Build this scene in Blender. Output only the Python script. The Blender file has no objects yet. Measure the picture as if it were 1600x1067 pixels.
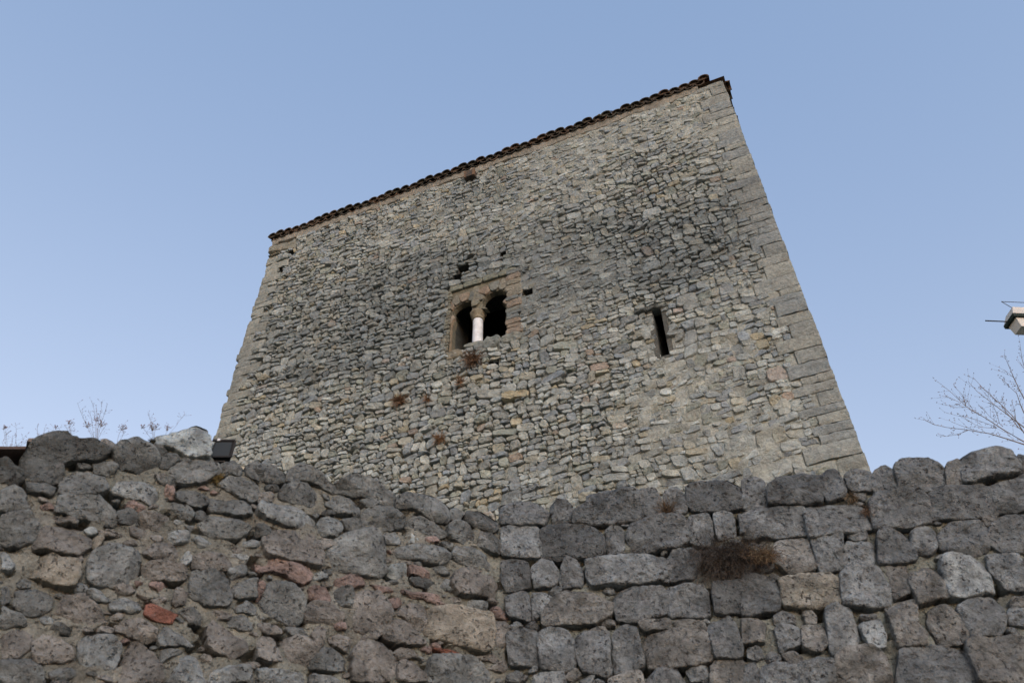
import bpy, bmesh, math, random
import numpy as np
from mathutils import Vector, Matrix, noise
random.seed(7)
S = bpy.context.scene
COL = S.collection

# ------------------------------------------------------------------ camera
F = 1297.0
zc = Vector((-19, 1325, -1297)).normalized()
fc = Vector((0, 0, -1)); Yc = (fc - zc * fc.dot(zc)).normalized(); Xc = Yc.cross(zc)
R = Matrix((Xc, Yc, zc))                       # camera axes -> world
C = Vector((0, 0, 1.6))
cd = bpy.data.cameras.new('camera'); cam = bpy.data.objects.new('camera', cd); COL.objects.link(cam)
cam.matrix_world = Matrix.Translation(C) @ R.to_4x4()
cd.sensor_width = 36; cd.lens = 36 * F / 1600; cd.clip_start = .05; cd.clip_end = 3000
cd.dof.use_dof = True; cd.dof.focus_distance = 13.5; cd.dof.aperture_fstop = 3.4
S.camera = cam

# ------------------------------------------------------------------ light
SUN_EL, SUN_AZ = 14.0, 163.0                   # azimuth from +Y, clockwise positive
w = bpy.data.worlds.new('World'); S.world = w; w.use_nodes = True
nt = w.node_tree; bg = nt.nodes['Background']
sky = nt.nodes.new('ShaderNodeTexSky'); sky.sky_type = 'NISHITA'; sky.sun_disc = False
sky.sun_elevation = math.radians(SUN_EL); sky.sun_rotation = math.radians(SUN_AZ)
sky.altitude = 2780; sky.air_density = 1.85; sky.dust_density = 3.4; sky.ozone_density = .3
wb = nt.nodes.new('ShaderNodeVectorMath'); wb.operation = 'MULTIPLY'; wb.inputs[1].default_value = (.90, .63, .52)
nt.links.new(sky.outputs[0], wb.inputs[0])          # thin even veil over the clear sky
veil = nt.nodes.new('ShaderNodeVectorMath'); veil.operation = 'ADD'; veil.inputs[1].default_value = (.17, .52, 1.12)
nt.links.new(wb.outputs[0], veil.inputs[0]); nt.links.new(veil.outputs[0], bg.inputs[0]); bg.inputs[1].default_value = .15
sl = bpy.data.lights.new('sun', 'SUN'); sl.energy = .72; sl.angle = math.radians(28); sl.color = (.96, .985, 1)
so = bpy.data.objects.new('sun', sl); COL.objects.link(so)
a, e = math.radians(SUN_AZ), math.radians(SUN_EL)
so.rotation_euler = Vector((-math.sin(a) * math.cos(e), -math.cos(a) * math.cos(e), -math.sin(e))).to_track_quat('-Z', 'Y').to_euler()
S.view_settings.view_transform = 'Standard'; S.view_settings.look = 'None'
S.view_settings.gamma = 1; S.view_settings.use_curve_mapping = False
S.view_settings.exposure = 1.1

# ------------------------------------------------------------------ helpers
def ray(px, py):
    return (R @ Vector((px - 800, 533.5 - py, -F))).normalized()
class Plane:
    """vertical wall plane: O at z=0, U along the wall (left to right as seen), N towards the camera"""
    def __init__(s, O, U):
        s.O = Vector((O[0], O[1], 0)); s.U = Vector((U[0], U[1], 0)).normalized()
        s.N = Vector((s.U.y, -s.U.x, 0))
        if s.N.dot(C - s.O) < 0: s.N = -s.N
    def uv(s, px, py, off=0.0):
        r = ray(px, py); o = s.O + s.N * off; t = (o - C).dot(s.N) / r.dot(s.N)
        P = C + r * t
        return ((P - s.O).dot(s.U), P.z)
    def P(s, u, v, d=0.0):
        return s.O + s.U * u + s.N * d + Vector((0, 0, v))
    def px(s, u, v, d=0.0):
        q = R.transposed() @ (s.P(u, v, d) - C)
        return (800 + F * q.x / -q.z, 533.5 - F * q.y / -q.z) if q.z < -.05 else (-1e5, 1e5)
def horiz(px):                                  # wall direction whose lines meet at this x on the horizon
    r = ray(px, 1803); r.z = 0; return r.normalized()

MATS = {}
def link(name, mesh, m=None, parent=None, kind=None, label=None):
    o = bpy.data.objects.new(name, mesh); COL.objects.link(o)
    if m and not mesh.materials: mesh.materials.append(m)
    if parent: o.parent = parent
    if kind: o['kind'] = kind
    if label: o['label'] = label
    return o
def empty(name, loc, label, cat, group=None):
    o = bpy.data.objects.new(name, None); COL.objects.link(o); o.location = loc
    o['label'] = label; o['category'] = cat
    if group: o['group'] = group
    o.empty_display_size = .2
    return o
def par(o, t):                                  # parent while the mesh keeps world coordinates
    o.parent = t; o.matrix_parent_inverse = Matrix.Translation(-t.location)
    return o
class Geo:
    """collects faces and one colour per vertex"""
    def __init__(s): s.v = []; s.f = []; s.c = []
    def add(s, vs, fs, c):
        b = len(s.v); s.v += [tuple(p) for p in vs]; s.f += [tuple(i + b for i in f) for f in fs]
        s.c += [c] * len(vs) if not isinstance(c, list) else c
    def box(s, p, ax, c, taper=1.0):            # centre, three half axes
        vs = []
        for k in (-1, 1):
            for j in (-1, 1):
                for i in (-1, 1):
                    q = taper if k > 0 else 1
                    vs.append(p + ax[0] * i * q + ax[1] * j * q + ax[2] * k)
        s.add(vs, [(0, 2, 3, 1), (4, 5, 7, 6), (0, 1, 5, 4), (2, 6, 7, 3), (0, 4, 6, 2), (1, 3, 7, 5)], c)
    def tube(s, pts, rad, c, n=6):
        vs = []; fs = []
        for i, p in enumerate(pts):
            t = (pts[min(i + 1, len(pts) - 1)] - pts[max(i - 1, 0)]).normalized()
            a = t.orthogonal().normalized(); b = t.cross(a)
            r = rad[i] if isinstance(rad, (list, tuple)) else rad
            for k in range(n):
                w_ = 2 * math.pi * k / n
                vs.append(p + a * math.cos(w_) * r + b * math.sin(w_) * r)
        for i in range(len(pts) - 1):
            for k in range(n):
                fs.append((i * n + k, i * n + (k + 1) % n, (i + 1) * n + (k + 1) % n, (i + 1) * n + k))
        fs.append(tuple(range(n))[::-1]); fs.append(tuple(range((len(pts) - 1) * n, len(pts) * n)))
        s.add(vs, fs, c)
    def mesh(s, name, m=None, smooth=False):
        me = bpy.data.meshes.new(name); me.from_pydata(s.v, [], s.f)
        at = me.color_attributes.new('tint', 'FLOAT_COLOR', 'POINT')
        at.data.foreach_set('color', np.array([(*c, 1.0) for c in s.c], dtype=np.float32).ravel())
        if smooth: me.polygons.foreach_set('use_smooth', [True] * len(me.polygons))
        if m: me.materials.append(m)
        me.update(); return me

def lum(c, k): return tuple(max(0, x * k) for x in c)
def mixc(a, b, t): return tuple(x * (1 - t) + y * t for x, y in zip(a, b))
def rnd(a, b): return random.uniform(a, b)
def fbm(x, y, z=0.0, o=4): return noise.fractal(Vector((x, y, z)), 1.0, 2.0, o)

# ------------------------------------------------------------------ materials
def material(name, grain=40, grain_amt=.25, blot=3, blot_amt=.3, dark=(.05, .05, .05), dark_lo=.62, dark_hi=.75, dark_amt=0.0,
             light=(.5, .5, .48), light_amt=0.0, bump=.01, bscale=60, rough=.95, pits=0.0, pit_scale=30, base=None, cool=(1, 1, 1)):
    m = bpy.data.materials.new(name); m.use_nodes = True; nt = m.node_tree; N = nt.nodes; L = nt.links
    b = N['Principled BSDF']; b.inputs['Roughness'].default_value = rough
    b.inputs['Specular IOR Level'].default_value = .2
    tc = N.new('ShaderNodeNewGeometry').outputs['Position']
    if base: col = N.new('ShaderNodeRGB'); col.outputs[0].default_value = (*base, 1); col = col.outputs[0]
    else:
        at = N.new('ShaderNodeAttribute'); at.attribute_name = 'tint'; col = at.outputs['Color']
        cm = N.new('ShaderNodeVectorMath'); cm.operation = 'MULTIPLY'; cm.inputs[1].default_value = cool; L.new(col, cm.inputs[0]); col = cm.outputs[0]
    def noi(sc, det=6, r=.6):
        n = N.new('ShaderNodeTexNoise'); n.inputs['Scale'].default_value = sc; n.inputs['Detail'].default_value = det
        n.inputs['Roughness'].default_value = r; L.new(tc, n.inputs['Vector']); return n.outputs['Fac']
    def ramp(f, lo, hi, a=0.0, c=1.0):
        r = N.new('ShaderNodeMapRange'); r.inputs[1].default_value = lo; r.inputs[2].default_value = hi
        r.inputs[3].default_value = a; r.inputs[4].default_value = c; L.new(f, r.inputs[0]); return r.outputs[0]
    def mul(c1, f):
        x = N.new('ShaderNodeVectorMath'); x.operation = 'SCALE'; L.new(c1, x.inputs[0]); L.new(f, x.inputs['Scale']); return x.outputs[0]
    def mixn(f, c1, c2):
        x = N.new('ShaderNodeMix'); x.data_type = 'RGBA'; L.new(f, x.inputs[0]); L.new(c1, x.inputs[6]); x.inputs[7].default_value = (*c2, 1); return x.outputs[2]
    g = noi(grain); bl = noi(blot)
    col = mul(col, ramp(g, .25, .75, 1 - grain_amt, 1 + grain_amt))
    col = mul(col, ramp(bl, .3, .7, 1 - blot_amt, 1 + blot_amt))
    if dark_amt: col = mixn(ramp(noi(grain * .6, 8, .75), dark_lo, dark_hi, 0, dark_amt), col, dark)
    if light_amt: col = mixn(ramp(noi(grain * .33, 8, .7), .58, .72, 0, light_amt), col, light)
    h = noi(bscale, 8, .7)
    if pits:
        v = N.new('ShaderNodeTexNoise'); v.inputs['Scale'].default_value = pit_scale; v.inputs['Detail'].default_value = 3; L.new(tc, v.inputs['Vector'])
        pf = ramp(v.outputs['Fac'], .60, .68)
        pm = N.new('ShaderNodeMath'); pm.operation = 'MULTIPLY'; L.new(ramp(v.outputs['Fac'], .60, .70, 0, pits), pm.inputs[0]); L.new(ramp(noi(5, 2), .42, .62), pm.inputs[1])
        col = mixn(pm.outputs[0], col, (.035, .033, .03))
        s_ = N.new('ShaderNodeMath'); s_.operation = 'SUBTRACT'; L.new(h, s_.inputs[0]); L.new(pf, s_.inputs[1]); h = s_.outputs[0]
    L.new(col, b.inputs['Base Color'])
    bp = N.new('ShaderNodeBump'); bp.inputs['Strength'].default_value = 1; bp.inputs['Distance'].default_value = bump
    L.new(h, bp.inputs['Height']); L.new(bp.outputs[0], b.inputs['Normal'])
    return m
M_tower = material('tower limestone', 20, .30, 4, .22, (.085, .09, .095), .56, .66, .55, (.42, .41, .38), .35, .05, 22, cool=(.96, 1.10, 1.14))
M_tmort = material('tower mortar', 30, .35, 4, .3, (.08, .08, .075), .6, .7, .5, bump=.03, bscale=30, cool=(.96, 1.10, 1.14))
M_left = material('brown limestone', 38, .32, 8, .25, (.065, .06, .056), .56, .66, .6, (.36, .35, .345), .4, .045, 30, pits=.9, pit_scale=42, cool=(.97, 1.17, 1.25))
M_right = material('grey lichened limestone', 38, .34, 8, .25, (.058, .06, .064), .53, .64, .75, (.38, .39, .40), .5, .045, 32, pits=.9, pit_scale=40, cool=(.98, 1.15, 1.22))
M_mort = material('old lime mortar', 70, .3, 6, .3, (.06, .055, .05), .58, .7, .5, (.33, .32, .3), .25, .04, 30, pits=.6, pit_scale=44, cool=(.98, 1.13, 1.17))
M_tile = material('roof tile clay', 40, .3, 8, .35, (.03, .028, .025), .5, .6, .8, bump=.006)
M_plain = material('painted or worked surface', 60, .1, 8, .12, bump=.002, rough=.7)
M_marble = material('white marble', 30, .06, 10, .22, bump=.003, rough=.6)
M_plant = material('dry plant', 40, .25, 9, .2, bump=.001)
M_wood = material('old wood', 50, .25, 9, .2, bump=.004)
M_ground = material('dry earth', 3, .3, .4, .2, (.06, .06, .03), .5, .6, .6, base=(.22, .19, .14), bump=.03, bscale=8)
M_black = material('black metal', 40, .1, 9, .1, bump=.0005, rough=.75)
mg = bpy.data.materials.new('lamp glass'); mg.use_nodes = True
q = mg.node_tree.nodes['Principled BSDF']; q.inputs['Base Color'].default_value = (.02, .028, .035, 1); q.inputs['Roughness'].default_value = .5; q.inputs['Specular IOR Level'].default_value = .15

# ------------------------------------------------------------------ stone builder
def clip(poly, nx, ny, d):
    """keep the side nx*x+ny*y <= d"""
    out = []; n = len(poly)
    for i in range(n):
        a = poly[i]; b = poly[(i + 1) % n]
        da = nx * a[0] + ny * a[1] - d; db = nx * b[0] + ny * b[1] - d
        if da <= 0: out.append(a)
        if (da < 0 < db) or (db < 0 < da):
            t = da / (da - db); out.append((a[0] + (b[0] - a[0]) * t, a[1] + (b[1] - a[1]) * t))
    return out
def area(p): return .5 * sum(p[i][0] * p[(i + 1) % len(p)][1] - p[(i + 1) % len(p)][0] * p[i][1] for i in range(len(p)))
def cutaway(poly, r):
    """cut a convex polygon back from the rectangle r = (u0,v0,u1,v1), losing as little as possible"""
    us = [p[0] for p in poly]; vs = [p[1] for p in poly]
    if max(us) <= r[0] or min(us) >= r[2] or max(vs) <= r[1] or min(vs) >= r[3]: return poly
    best = []; ba = 0
    for (nx, ny, d) in ((1, 0, r[0]), (-1, 0, -r[2]), (0, 1, r[1]), (0, -1, -r[3])):
        c = clip(poly, nx, ny, d)
        if len(c) > 2 and abs(area(c)) > ba: best = c; ba = abs(area(c))
    return best
def chaikin(p, k=.25):
    o = []
    for i in range(len(p)):
        a = p[i]; b = p[(i + 1) % len(p)]
        o.append((a[0] * (1 - k) + b[0] * k, a[1] * (1 - k) + b[1] * k)); o.append((a[0] * k + b[0] * (1 - k), a[1] * k + b[1] * (1 - k)))
    return o
def resample(p, n):
    L = [0]
    for i in range(len(p)): L.append(L[-1] + math.dist(p[i], p[(i + 1) % len(p)]))
    o = []; j = 0
    for k in range(n):
        t = L[-1] * k / n
        while L[j + 1] < t: j += 1
        s = (t - L[j]) / max(1e-9, L[j + 1] - L[j]); a = p[j]; b = p[(j + 1) % len(p)]
        o.append((a[0] + (b[0] - a[0]) * s, a[1] + (b[1] - a[1]) * s))
    return o
def stone(G, pl, poly, depth, colr, n=12, rings=None, back=-.04, rough=.1, corner=.22, rk=1, fr=14.0, tilt=.25, seed=None, cvar=.0, ab=0.0, fine=0.0, grow=1.0, nch=(4, 8), c0=.15):
    """one stone: outline in the wall plane, real thickness, a broken and domed face"""
    if area(poly) < 0: poly = poly[::-1]
    for _ in range(rk): poly = chaikin(poly, corner)
    p = resample(poly, n)
    cx = sum(q[0] for q in p) / n; cy = sum(q[1] for q in p) / n
    sd = rnd(0, 100) if seed is None else seed
    if grow != 1: p = [(cx + (x - cx) * grow, cy + (y - cy) * grow) for x, y in p]
    if ab: p = [(x + ab * (fbm(x * 11, y * 11, sd, 2) + .8 * fbm(x * 34, y * 34, sd, 2)), y + ab * (fbm(x * 11, y * 11, sd + 40, 2) + .8 * fbm(x * 34, y * 34, sd + 40, 2))) for x, y in p]
    tu, tv = rnd(-tilt, tilt), rnd(-tilt, tilt)
    hx = max(abs(q[0] - cx) for q in p); hy = max(abs(q[1] - cy) for q in p); chips = []
    if fine:
        for _ in range(random.randint(*nch)):
            a_ = rnd(0, 2 * math.pi); chips.append((math.cos(a_) / hx, math.sin(a_) / hy, rnd(c0, .92), rnd(.3, 1.4) * depth))
    rings = rings or [(1.0, back), (1.0, .45), (.90, .85), (.62, 1.0)]
    vs = []; fs = []; cs = []
    for ri, (s, h) in enumerate(rings):
        for k, (x, y) in enumerate(p):
            dx, dy = x - cx, y - cy
            wob = 1 + rough * fbm(x * fr * .7, y * fr * .7, sd, 2) * (1 if ri else .8)
            X = cx + dx * s * wob; Y = cy + dy * s * wob
            if h < 0: D = h
            else:
                D = depth * h + (tu * (X - cx) + tv * (Y - cy)) * min(1, h * 1.2)
                D += depth * .55 * fbm(X * fr, Y * fr, sd, 3) * h
                for (n1, n2, c_, sl_) in chips: D -= sl_ * max(0, n1 * (X - cx) + n2 * (Y - cy) - c_) * (1 if h > .3 else .3) * 1.6
                if fine: D += fine * (fbm(X * 26, Y * 26, sd, 3) - .8 * max(0, fbm(X * 17, Y * 22, sd + 7, 2) - .25) * 3) * min(1, h * 1.5)
            vs.append(pl.P(X, Y, D)); cs.append(lum(colr, 1 + cvar * fbm(X * 9, Y * 9, sd + 9, 2)))
    vs.append(pl.P(cx, cy, depth * (1 + .4 * fbm(cx * fr, cy * fr, sd, 3)))); cs.append(colr)
    m = len(rings)
    for r in range(m - 1):
        for k in range(n):
            fs.append((r * n + k, r * n + (k + 1) % n, (r + 1) * n + (k + 1) % n, (r + 1) * n + k))
    for k in range(n): fs.append(((m - 1) * n + k, (m - 1) * n + (k + 1) % n, m * n))
    if pl.U.cross(Vector((0, 0, 1))).dot(pl.N) < 0: fs = [f[::-1] for f in fs]
    G.add(vs, fs, cs)

def power_cells(seeds, au, gapf):
    """seeds: (u, v, weight, size). au squashes u so cells come out long. Returns convex cells already set back from each other."""
    g = .34; grid = {}
    P = [(s[0] * au, s[1], s[2]) for s in seeds]
    for i, s in enumerate(P): grid.setdefault((int(s[0] // g), int(s[1] // g)), []).append(i)
    out = []
    for i, (x, y, w_) in enumerate(P):
        poly = [(x - .45, y - .3), (x + .45, y - .3), (x + .45, y + .3), (x - .45, y + .3)]
        ci, cj = int(x // g), int(y // g); nb = []
        for a_ in (-2, -1, 0, 1, 2):
            for b_ in (-2, -1, 0, 1, 2):
                for j in grid.get((ci + a_, cj + b_), ()):
                    if j != i: nb.append(((P[j][0] - x) ** 2 + (P[j][1] - y) ** 2, j))
        nb.sort(); gp = gapf(seeds[i][0], seeds[i][1])
        for d2, j in nb[:34]:
            d = math.sqrt(d2)
            if d < 1e-6: continue
            nx, ny = (P[j][0] - x) / d, (P[j][1] - y) / d
            off = (d2 + w_ - P[j][2]) / (2 * d) - gp
            poly = clip(poly, nx, ny, nx * x + ny * y + off)
            if len(poly) < 3: break
        if len(poly) > 2 and abs(area(poly)) > .0006: out.append((i, [(a_ / au, b_) for a_, b_ in poly]))
    return out

def grid_wall(G, pl, u0, u1, v0, v1, st, topf, depf, colf, holes=(), thick=None):
    """mortar face of a wall: a displaced sheet with openings"""
    nu = int((u1 - u0) / st) + 1; nv = int((v1 - v0) / st) + 1
    du = (u1 - u0) / nu; dv = (v1 - v0) / nv
    vs = []; cs = []
    for j in range(nv + 1):
        for i in range(nu + 1):
            u = u0 + du * i; v = v0 + dv * j; v = min(v, topf(u))
            for r in holes:                        # snap edges near an opening on to its outline
                if r[0] - du / 2 < u < r[2] + du / 2 and r[1] - dv / 2 < v < r[3] + dv / 2:
                    if abs(u - r[0]) < du / 2: u = r[0]
                    if abs(u - r[2]) < du / 2: u = r[2]
                    if abs(v - r[1]) < dv / 2: v = r[1]
                    if abs(v - r[3]) < dv / 2: v = r[3]
            vs.append(pl.P(u, v, depf(u, v))); cs.append(colf(u, v))
    fs = []
    for j in range(nv):
        for i in range(nu):
            u = u0 + du * (i + .5); v = v0 + dv * (j + .5)
            if v0 + dv * j >= topf(u): continue
            if any(r[0] < u < r[2] and r[1] < v < r[3] for r in holes): continue
            b = j * (nu + 1) + i; f = (b, b + 1, b + nu + 2, b + nu + 1)
            fs.append(f)
    G.add(vs, fs, cs)

# ------------------------------------------------------------------ ground
def build_ground():
    G = Geo(); n = 40; vs = []; fs = []
    for j in range(n + 1):
        for i in range(n + 1):
            x = (i / n * 2 - 1); y = (j / n * 2 - 1)
            X = x * abs(x) * 900; Y = y * abs(y) * 900
            vs.append((X, Y, (.0 if abs(X) < 30 and abs(Y) < 30 else 1.5 * fbm(X * .01, Y * .01)) + .03 * fbm(X, Y)))
    for j in range(n):
        for i in range(n): b = j * (n + 1) + i; fs.append((b, b + 1, b + n + 2, b + n + 1))
    G.add(vs, fs, (.2, .18, .14)); o = link('ground', G.mesh('ground', M_ground)); o['kind'] = 'structure'
build_ground()

# ================================================================== TOWER
dT = horiz(-3573)                               # towards the far left
def tower_plane():
    n = Vector((-dT.y, dT.x, 0))
    if n.y < 0: n = -n                           # away from the camera
    a = ray(428, 378); b = ray(1130, 128)
    A = a / a.dot(n); B = b / b.dot(n); k = 9.0 / (A - B).to_2d().length
    return Plane(C + A * k, -dT)
TP = tower_plane(); TW = 9.0
TOP = TP.uv(428, 378)[1]; TOP2 = TP.uv(1130, 128)[1]
print('tower top', TOP, TOP2)
TOP = (TOP + TOP2) / 2

def build_tower():
    T = empty('stone_tower', TP.P(TW / 2, 0, -TW / 2), 'tall square rubble stone tower with a twin arched window, arrow slit and tiled eaves', 'tower')
    # openings, from the picture on to the real wall
    wl, wb = TP.uv(706, 552); wr, wt = TP.uv(797, 432)
    WIN = (wl, TP.uv(750, 533)[1] - .07, TP.uv(790, 527)[0], TP.uv(770, 452)[1] + .05)
    s0 = TP.uv(1017, 487); s1 = TP.uv(1040, 556); SL = (s0[0] + .01, s1[1], TP.uv(1040, 556)[0] - .0, s0[1])
    SL = (SL[0] + .005, SL[1], SL[0] + .125, SL[3])
    hole = lambda x, y, w_, h_: (lambda c: (c[0] - w_ / 2, c[1] - h_ / 2, c[0] + w_ / 2, c[1] + h_ / 2))(TP.uv(x, y))
    H = [hole(724, 421, .20, .17), hole(714, 433, .14, .10), hole(824, 457, .17, .12), hole(771, 567, .16, .09), hole(786, 397, .1, .1), hole(437, 421, .12, .12), hole(455, 395, .14, .12)]
    # frame zone round the window, filled by its own dressed pieces
    FR = (TP.uv(700, 490)[0], WIN[1], TP.uv(814, 490)[0], TP.uv(745, 437)[1])
    print('WIN', WIN, 'FR', FR, 'SL', SL)
    STAIN = [((TP.uv(560, 470)), 2.0, 1.0), (TP.uv(480, 560), 1.4, .8), (TP.uv(980, 380), 2.4, 1.0), (TP.uv(860, 430), 1.6, .8), (TP.uv(640, 520), 1.3, 1.2), (TP.uv(1100, 380), 1.4, .6), (TP.uv(760, 300), 1.0, .5), (TP.uv(740, 420), 1.5, .6), (TP.uv(1010, 420), 1.4, .5)]
    def stain(u, v):
        s = 0
        for (c, ru, rv) in STAIN: s += math.exp(-((u - c[0]) / ru) ** 2 - ((v - c[1]) / rv) ** 2) * .72
        return max(0, min(1, s * (1 + .9 * fbm(u * .9, v * 1.4, 5))))
    def eroded(u, v):                            # 1 = deep open joints, 0 = flush mortar
        e = .60 - .10 * (u - 2.4) + .55 * fbm(u * .45, v * .45, 11) + .3 * math.exp(-((u - 4.3) / 1.6) ** 2 - ((v - 8.6) / 1.5) ** 2)
        if v > TOP - 1.2: e -= .25
        return max(0, min(1, e))
    warm = (.30, .275, .225); grey = (.262, .264, .255); blue = (.19, .20, .215); pale = (.35, .345, .32); ochre = (.335, .275, .185); rust = (.28, .18, .13); olive = (.235, .235, .195)
    low = lambda v: max(0, min(1, (7.5 - v) / 3))
    def scol(u, v):
        r = random.random(); lw = low(v)
        c = mixc(grey, warm, random.random() ** (1.4 - .7 * lw))
        if r < .24 : c = mixc(c, blue, rnd(.25, .85))
        elif r < .46: c = mixc(c, pale, rnd(.5, 1))
        elif r < .50 + .07 * lw: c = mixc(c, ochre, rnd(.4, .9))
        elif r < .515 + .08 * lw * lw: c = mixc(c, rust, rnd(.2, .6))
        elif r < .60: c = mixc(c, olive, .7)
        c = mixc(c, (.135, .142, .142), stain(u, v) * rnd(.4, .9))
        return lum(c, rnd(.88, 1.18) * 1.13)
    # --- seeds in wavy courses
    def wave(u, v): return .10 * fbm(u * .35, v * .4, 3) + .03 * fbm(u * 1.6, v * 1.2, 8)
    V0 = 2.6; cells = []
    def bb(p): xs = [q[0] for q in p]; ys = [q[1] for q in p]; return min(xs), min(ys), max(xs), max(ys)
    def split(p, depth=0):
        x0, y0, x1, y1 = bb(p); w_, h_ = x1 - x0, y1 - y0
        if w_ < .045 or h_ < .03: return
        big_ok = random.random()
        lim = .060 if big_ok < .05 else (.036 if big_ok < .2 else rnd(.008, .028))
        if low_big(x0, y0): lim *= 1.25
        A_ = abs(area(p))
        if (A_ < lim and w_ < .46 and h_ < .25 and w_ / h_ < 2.9 and w_ / h_ > .7) or depth > 9:
            cells.append(p); return
        r = random.random(); t = rnd(.38, .62) if r < .72 else random.choice((rnd(.16, .3), rnd(.7, .84)))
        if w_ / h_ > rnd(1.3, 2.1): an = rnd(-.24, .24)                      # near upright cut
        else: an = math.pi / 2 + rnd(-.09, .09) * (1.8 if random.random() < .15 else 1)
        nx, ny = math.cos(an), math.sin(an); c = nx * (x0 + w_ * (t if an < .8 else .5)) + ny * (y0 + h_ * (.5 if an < .8 else t))
        for q in (clip(p, nx, ny, c), clip(p, -nx, -ny, -c)):
            if len(q) > 2: split(q, depth + 1)
    def low_big(x, y): return y < 7.5
    v = V0; 
    while v < TOP + .1:
        h = rnd(.16, .44); u = -.1 + rnd(0, .3)
        k_ = rnd(-.015, .015)
        while u < TW + .1:
            wd = rnd(.25, .8); sl0, sl1 = rnd(-.03, .03), rnd(-.03, .03)
            split([(u + sl0, v + k_), (u + wd + sl1, v - k_), (u + wd - sl1, v + h + k_), (u - sl0, v + h - k_)])
            u += wd
        v += h
    def setback(p, g):
        if area(p) < 0: p = p[::-1]
        q = p; n_ = len(p)
        for i_ in range(n_):
            a, b = p[i_], p[(i_ + 1) % n_]; dx, dy = b[0] - a[0], b[1] - a[1]; L_ = math.hypot(dx, dy)
            if L_ < 1e-6: continue
            nx, ny = dy / L_, -dx / L_; q = clip(q, nx, ny, nx * a[0] + ny * a[1] - g * rnd(.4, 1.7))
            if len(q) < 3: return []
        return q
    def warp(x, y):
        return (x + .05 * fbm(x * .9, y * .9, 77, 2) + .018 * fbm(x * 4, y * 4, 78, 2), y + .07 * fbm(x * .38, y * .6, 79, 2) + .020 * fbm(x * 3.0, y * 3, 80, 3))
    cells = [[warp(*q) for q in setback(p, .0018 + .0038 * eroded(*p[0]))] for p in cells]
    # --- quoins
    RQ = []; LQ = []; v = V0; k = 0
    while v < TOP - .02:
        h = rnd(.11, .25); h = min(h, TOP - v)
        L_ = (rnd(.38, .60) if k % 2 else rnd(.22, .38)); RQ.append((TW - L_, v, TW, v + h)); v += h; k += 1
    v = V0; k = 0
    while v < TOP - .62:
        h = rnd(.08, .24); L_ = (rnd(.34, .55) if k % 2 else rnd(.2, .32)); LQ.append((rnd(-.05, .03), v, L_, v + h)); v += h; k += 1
    LT = LQ[-1][3]
    lint = (.0, TOP - .42, .62, TOP - .18); blk = (.0, LT, .26, TOP - .42)
    band = (-.1, TOP - .10, TW - .42, TOP + 1)
    obst = RQ + LQ + [FR, SL, lint, blk, band] + H
    # a few stone slots beside the slit
    stones = []
    for poly in cells:
        if len(poly) < 3: continue
        cu = sum(p[0] for p in poly) / len(poly); cv = sum(p[1] for p in poly) / len(poly)
        if cv < V0 - .1 or cu < -.05 or cu > TW + .05 or cv > TOP + .02: continue
        if any(r[0] < cu < r[2] and r[1] < cv < r[3] for r in obst): 
            continue
        for r in obst:
            if len(poly) > 2: poly = cutaway(poly, r)
        poly = clip(clip(poly, -1, 0, -.2), 1, 0, TW - .3)
        if len(poly) < 3 or abs(area(poly)) < .0005: continue
        x0 = min(p[0] for p in poly); x1 = max(p[0] for p in poly); y0 = min(p[1] for p in poly); y1 = max(p[1] for p in poly)
        if (x1 - x0) < .03 or (y1 - y0) < .016: continue
        stones.append((abs(area(poly)), cu, cv, poly))
    stones.sort(key=lambda s: -s[0])
    print('tower stones', len(stones))
    wall = Geo()
    vis = lambda u, v: (lambda p: p[1] < 700 + (0.11 * abs(p[0] - 780) if p[0] < 780 else 80) + 60)(TP.px(u, v))
    walls_o = None
    # mortar face
    def mcol(u, v):
        e = eroded(u, v)
        return lum(mixc(mixc((.30, .285, .25), (.155, .15, .135), e), (.12, .125, .125), stain(u, v) * .7), 1 + .25 * fbm(u * 3, v * 3, 2))
    def mdep(u, v):
        d = .006 - .075 * eroded(u, v) + .026 * fbm(u * 7, v * 7, 1, 3)
        if u < .3 or any(r[0] < u + .02 and r[1] < v < r[3] for r in RQ): return -.02 - .012 * fbm(u * 7, v * 7, 1, 3)
        return d
    holes = [WIN if False else (FR[0] + .02, FR[1] + .02, FR[2] - .02, FR[3] - .02), SL] + H
    grid_wall(wall, TP, .03, TW - .03, 0, TOP, .05, lambda u: TOP, mdep, mcol, holes)
    # body of the tower behind: thick walls on four sides, hollow within
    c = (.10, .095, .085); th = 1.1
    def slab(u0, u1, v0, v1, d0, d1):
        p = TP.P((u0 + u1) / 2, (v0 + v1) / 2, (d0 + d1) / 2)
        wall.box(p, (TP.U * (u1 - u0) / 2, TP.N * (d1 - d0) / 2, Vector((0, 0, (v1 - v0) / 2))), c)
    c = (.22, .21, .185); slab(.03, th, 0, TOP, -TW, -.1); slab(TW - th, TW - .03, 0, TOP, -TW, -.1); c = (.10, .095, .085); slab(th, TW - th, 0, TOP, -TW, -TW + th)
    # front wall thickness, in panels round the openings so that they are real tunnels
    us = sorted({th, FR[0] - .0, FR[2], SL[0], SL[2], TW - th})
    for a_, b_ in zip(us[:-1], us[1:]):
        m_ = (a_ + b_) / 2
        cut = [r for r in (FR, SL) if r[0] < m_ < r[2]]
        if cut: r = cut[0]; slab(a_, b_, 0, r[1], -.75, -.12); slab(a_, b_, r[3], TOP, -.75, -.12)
        else: slab(a_, b_, 0, TOP, -.75, -.12)
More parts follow.
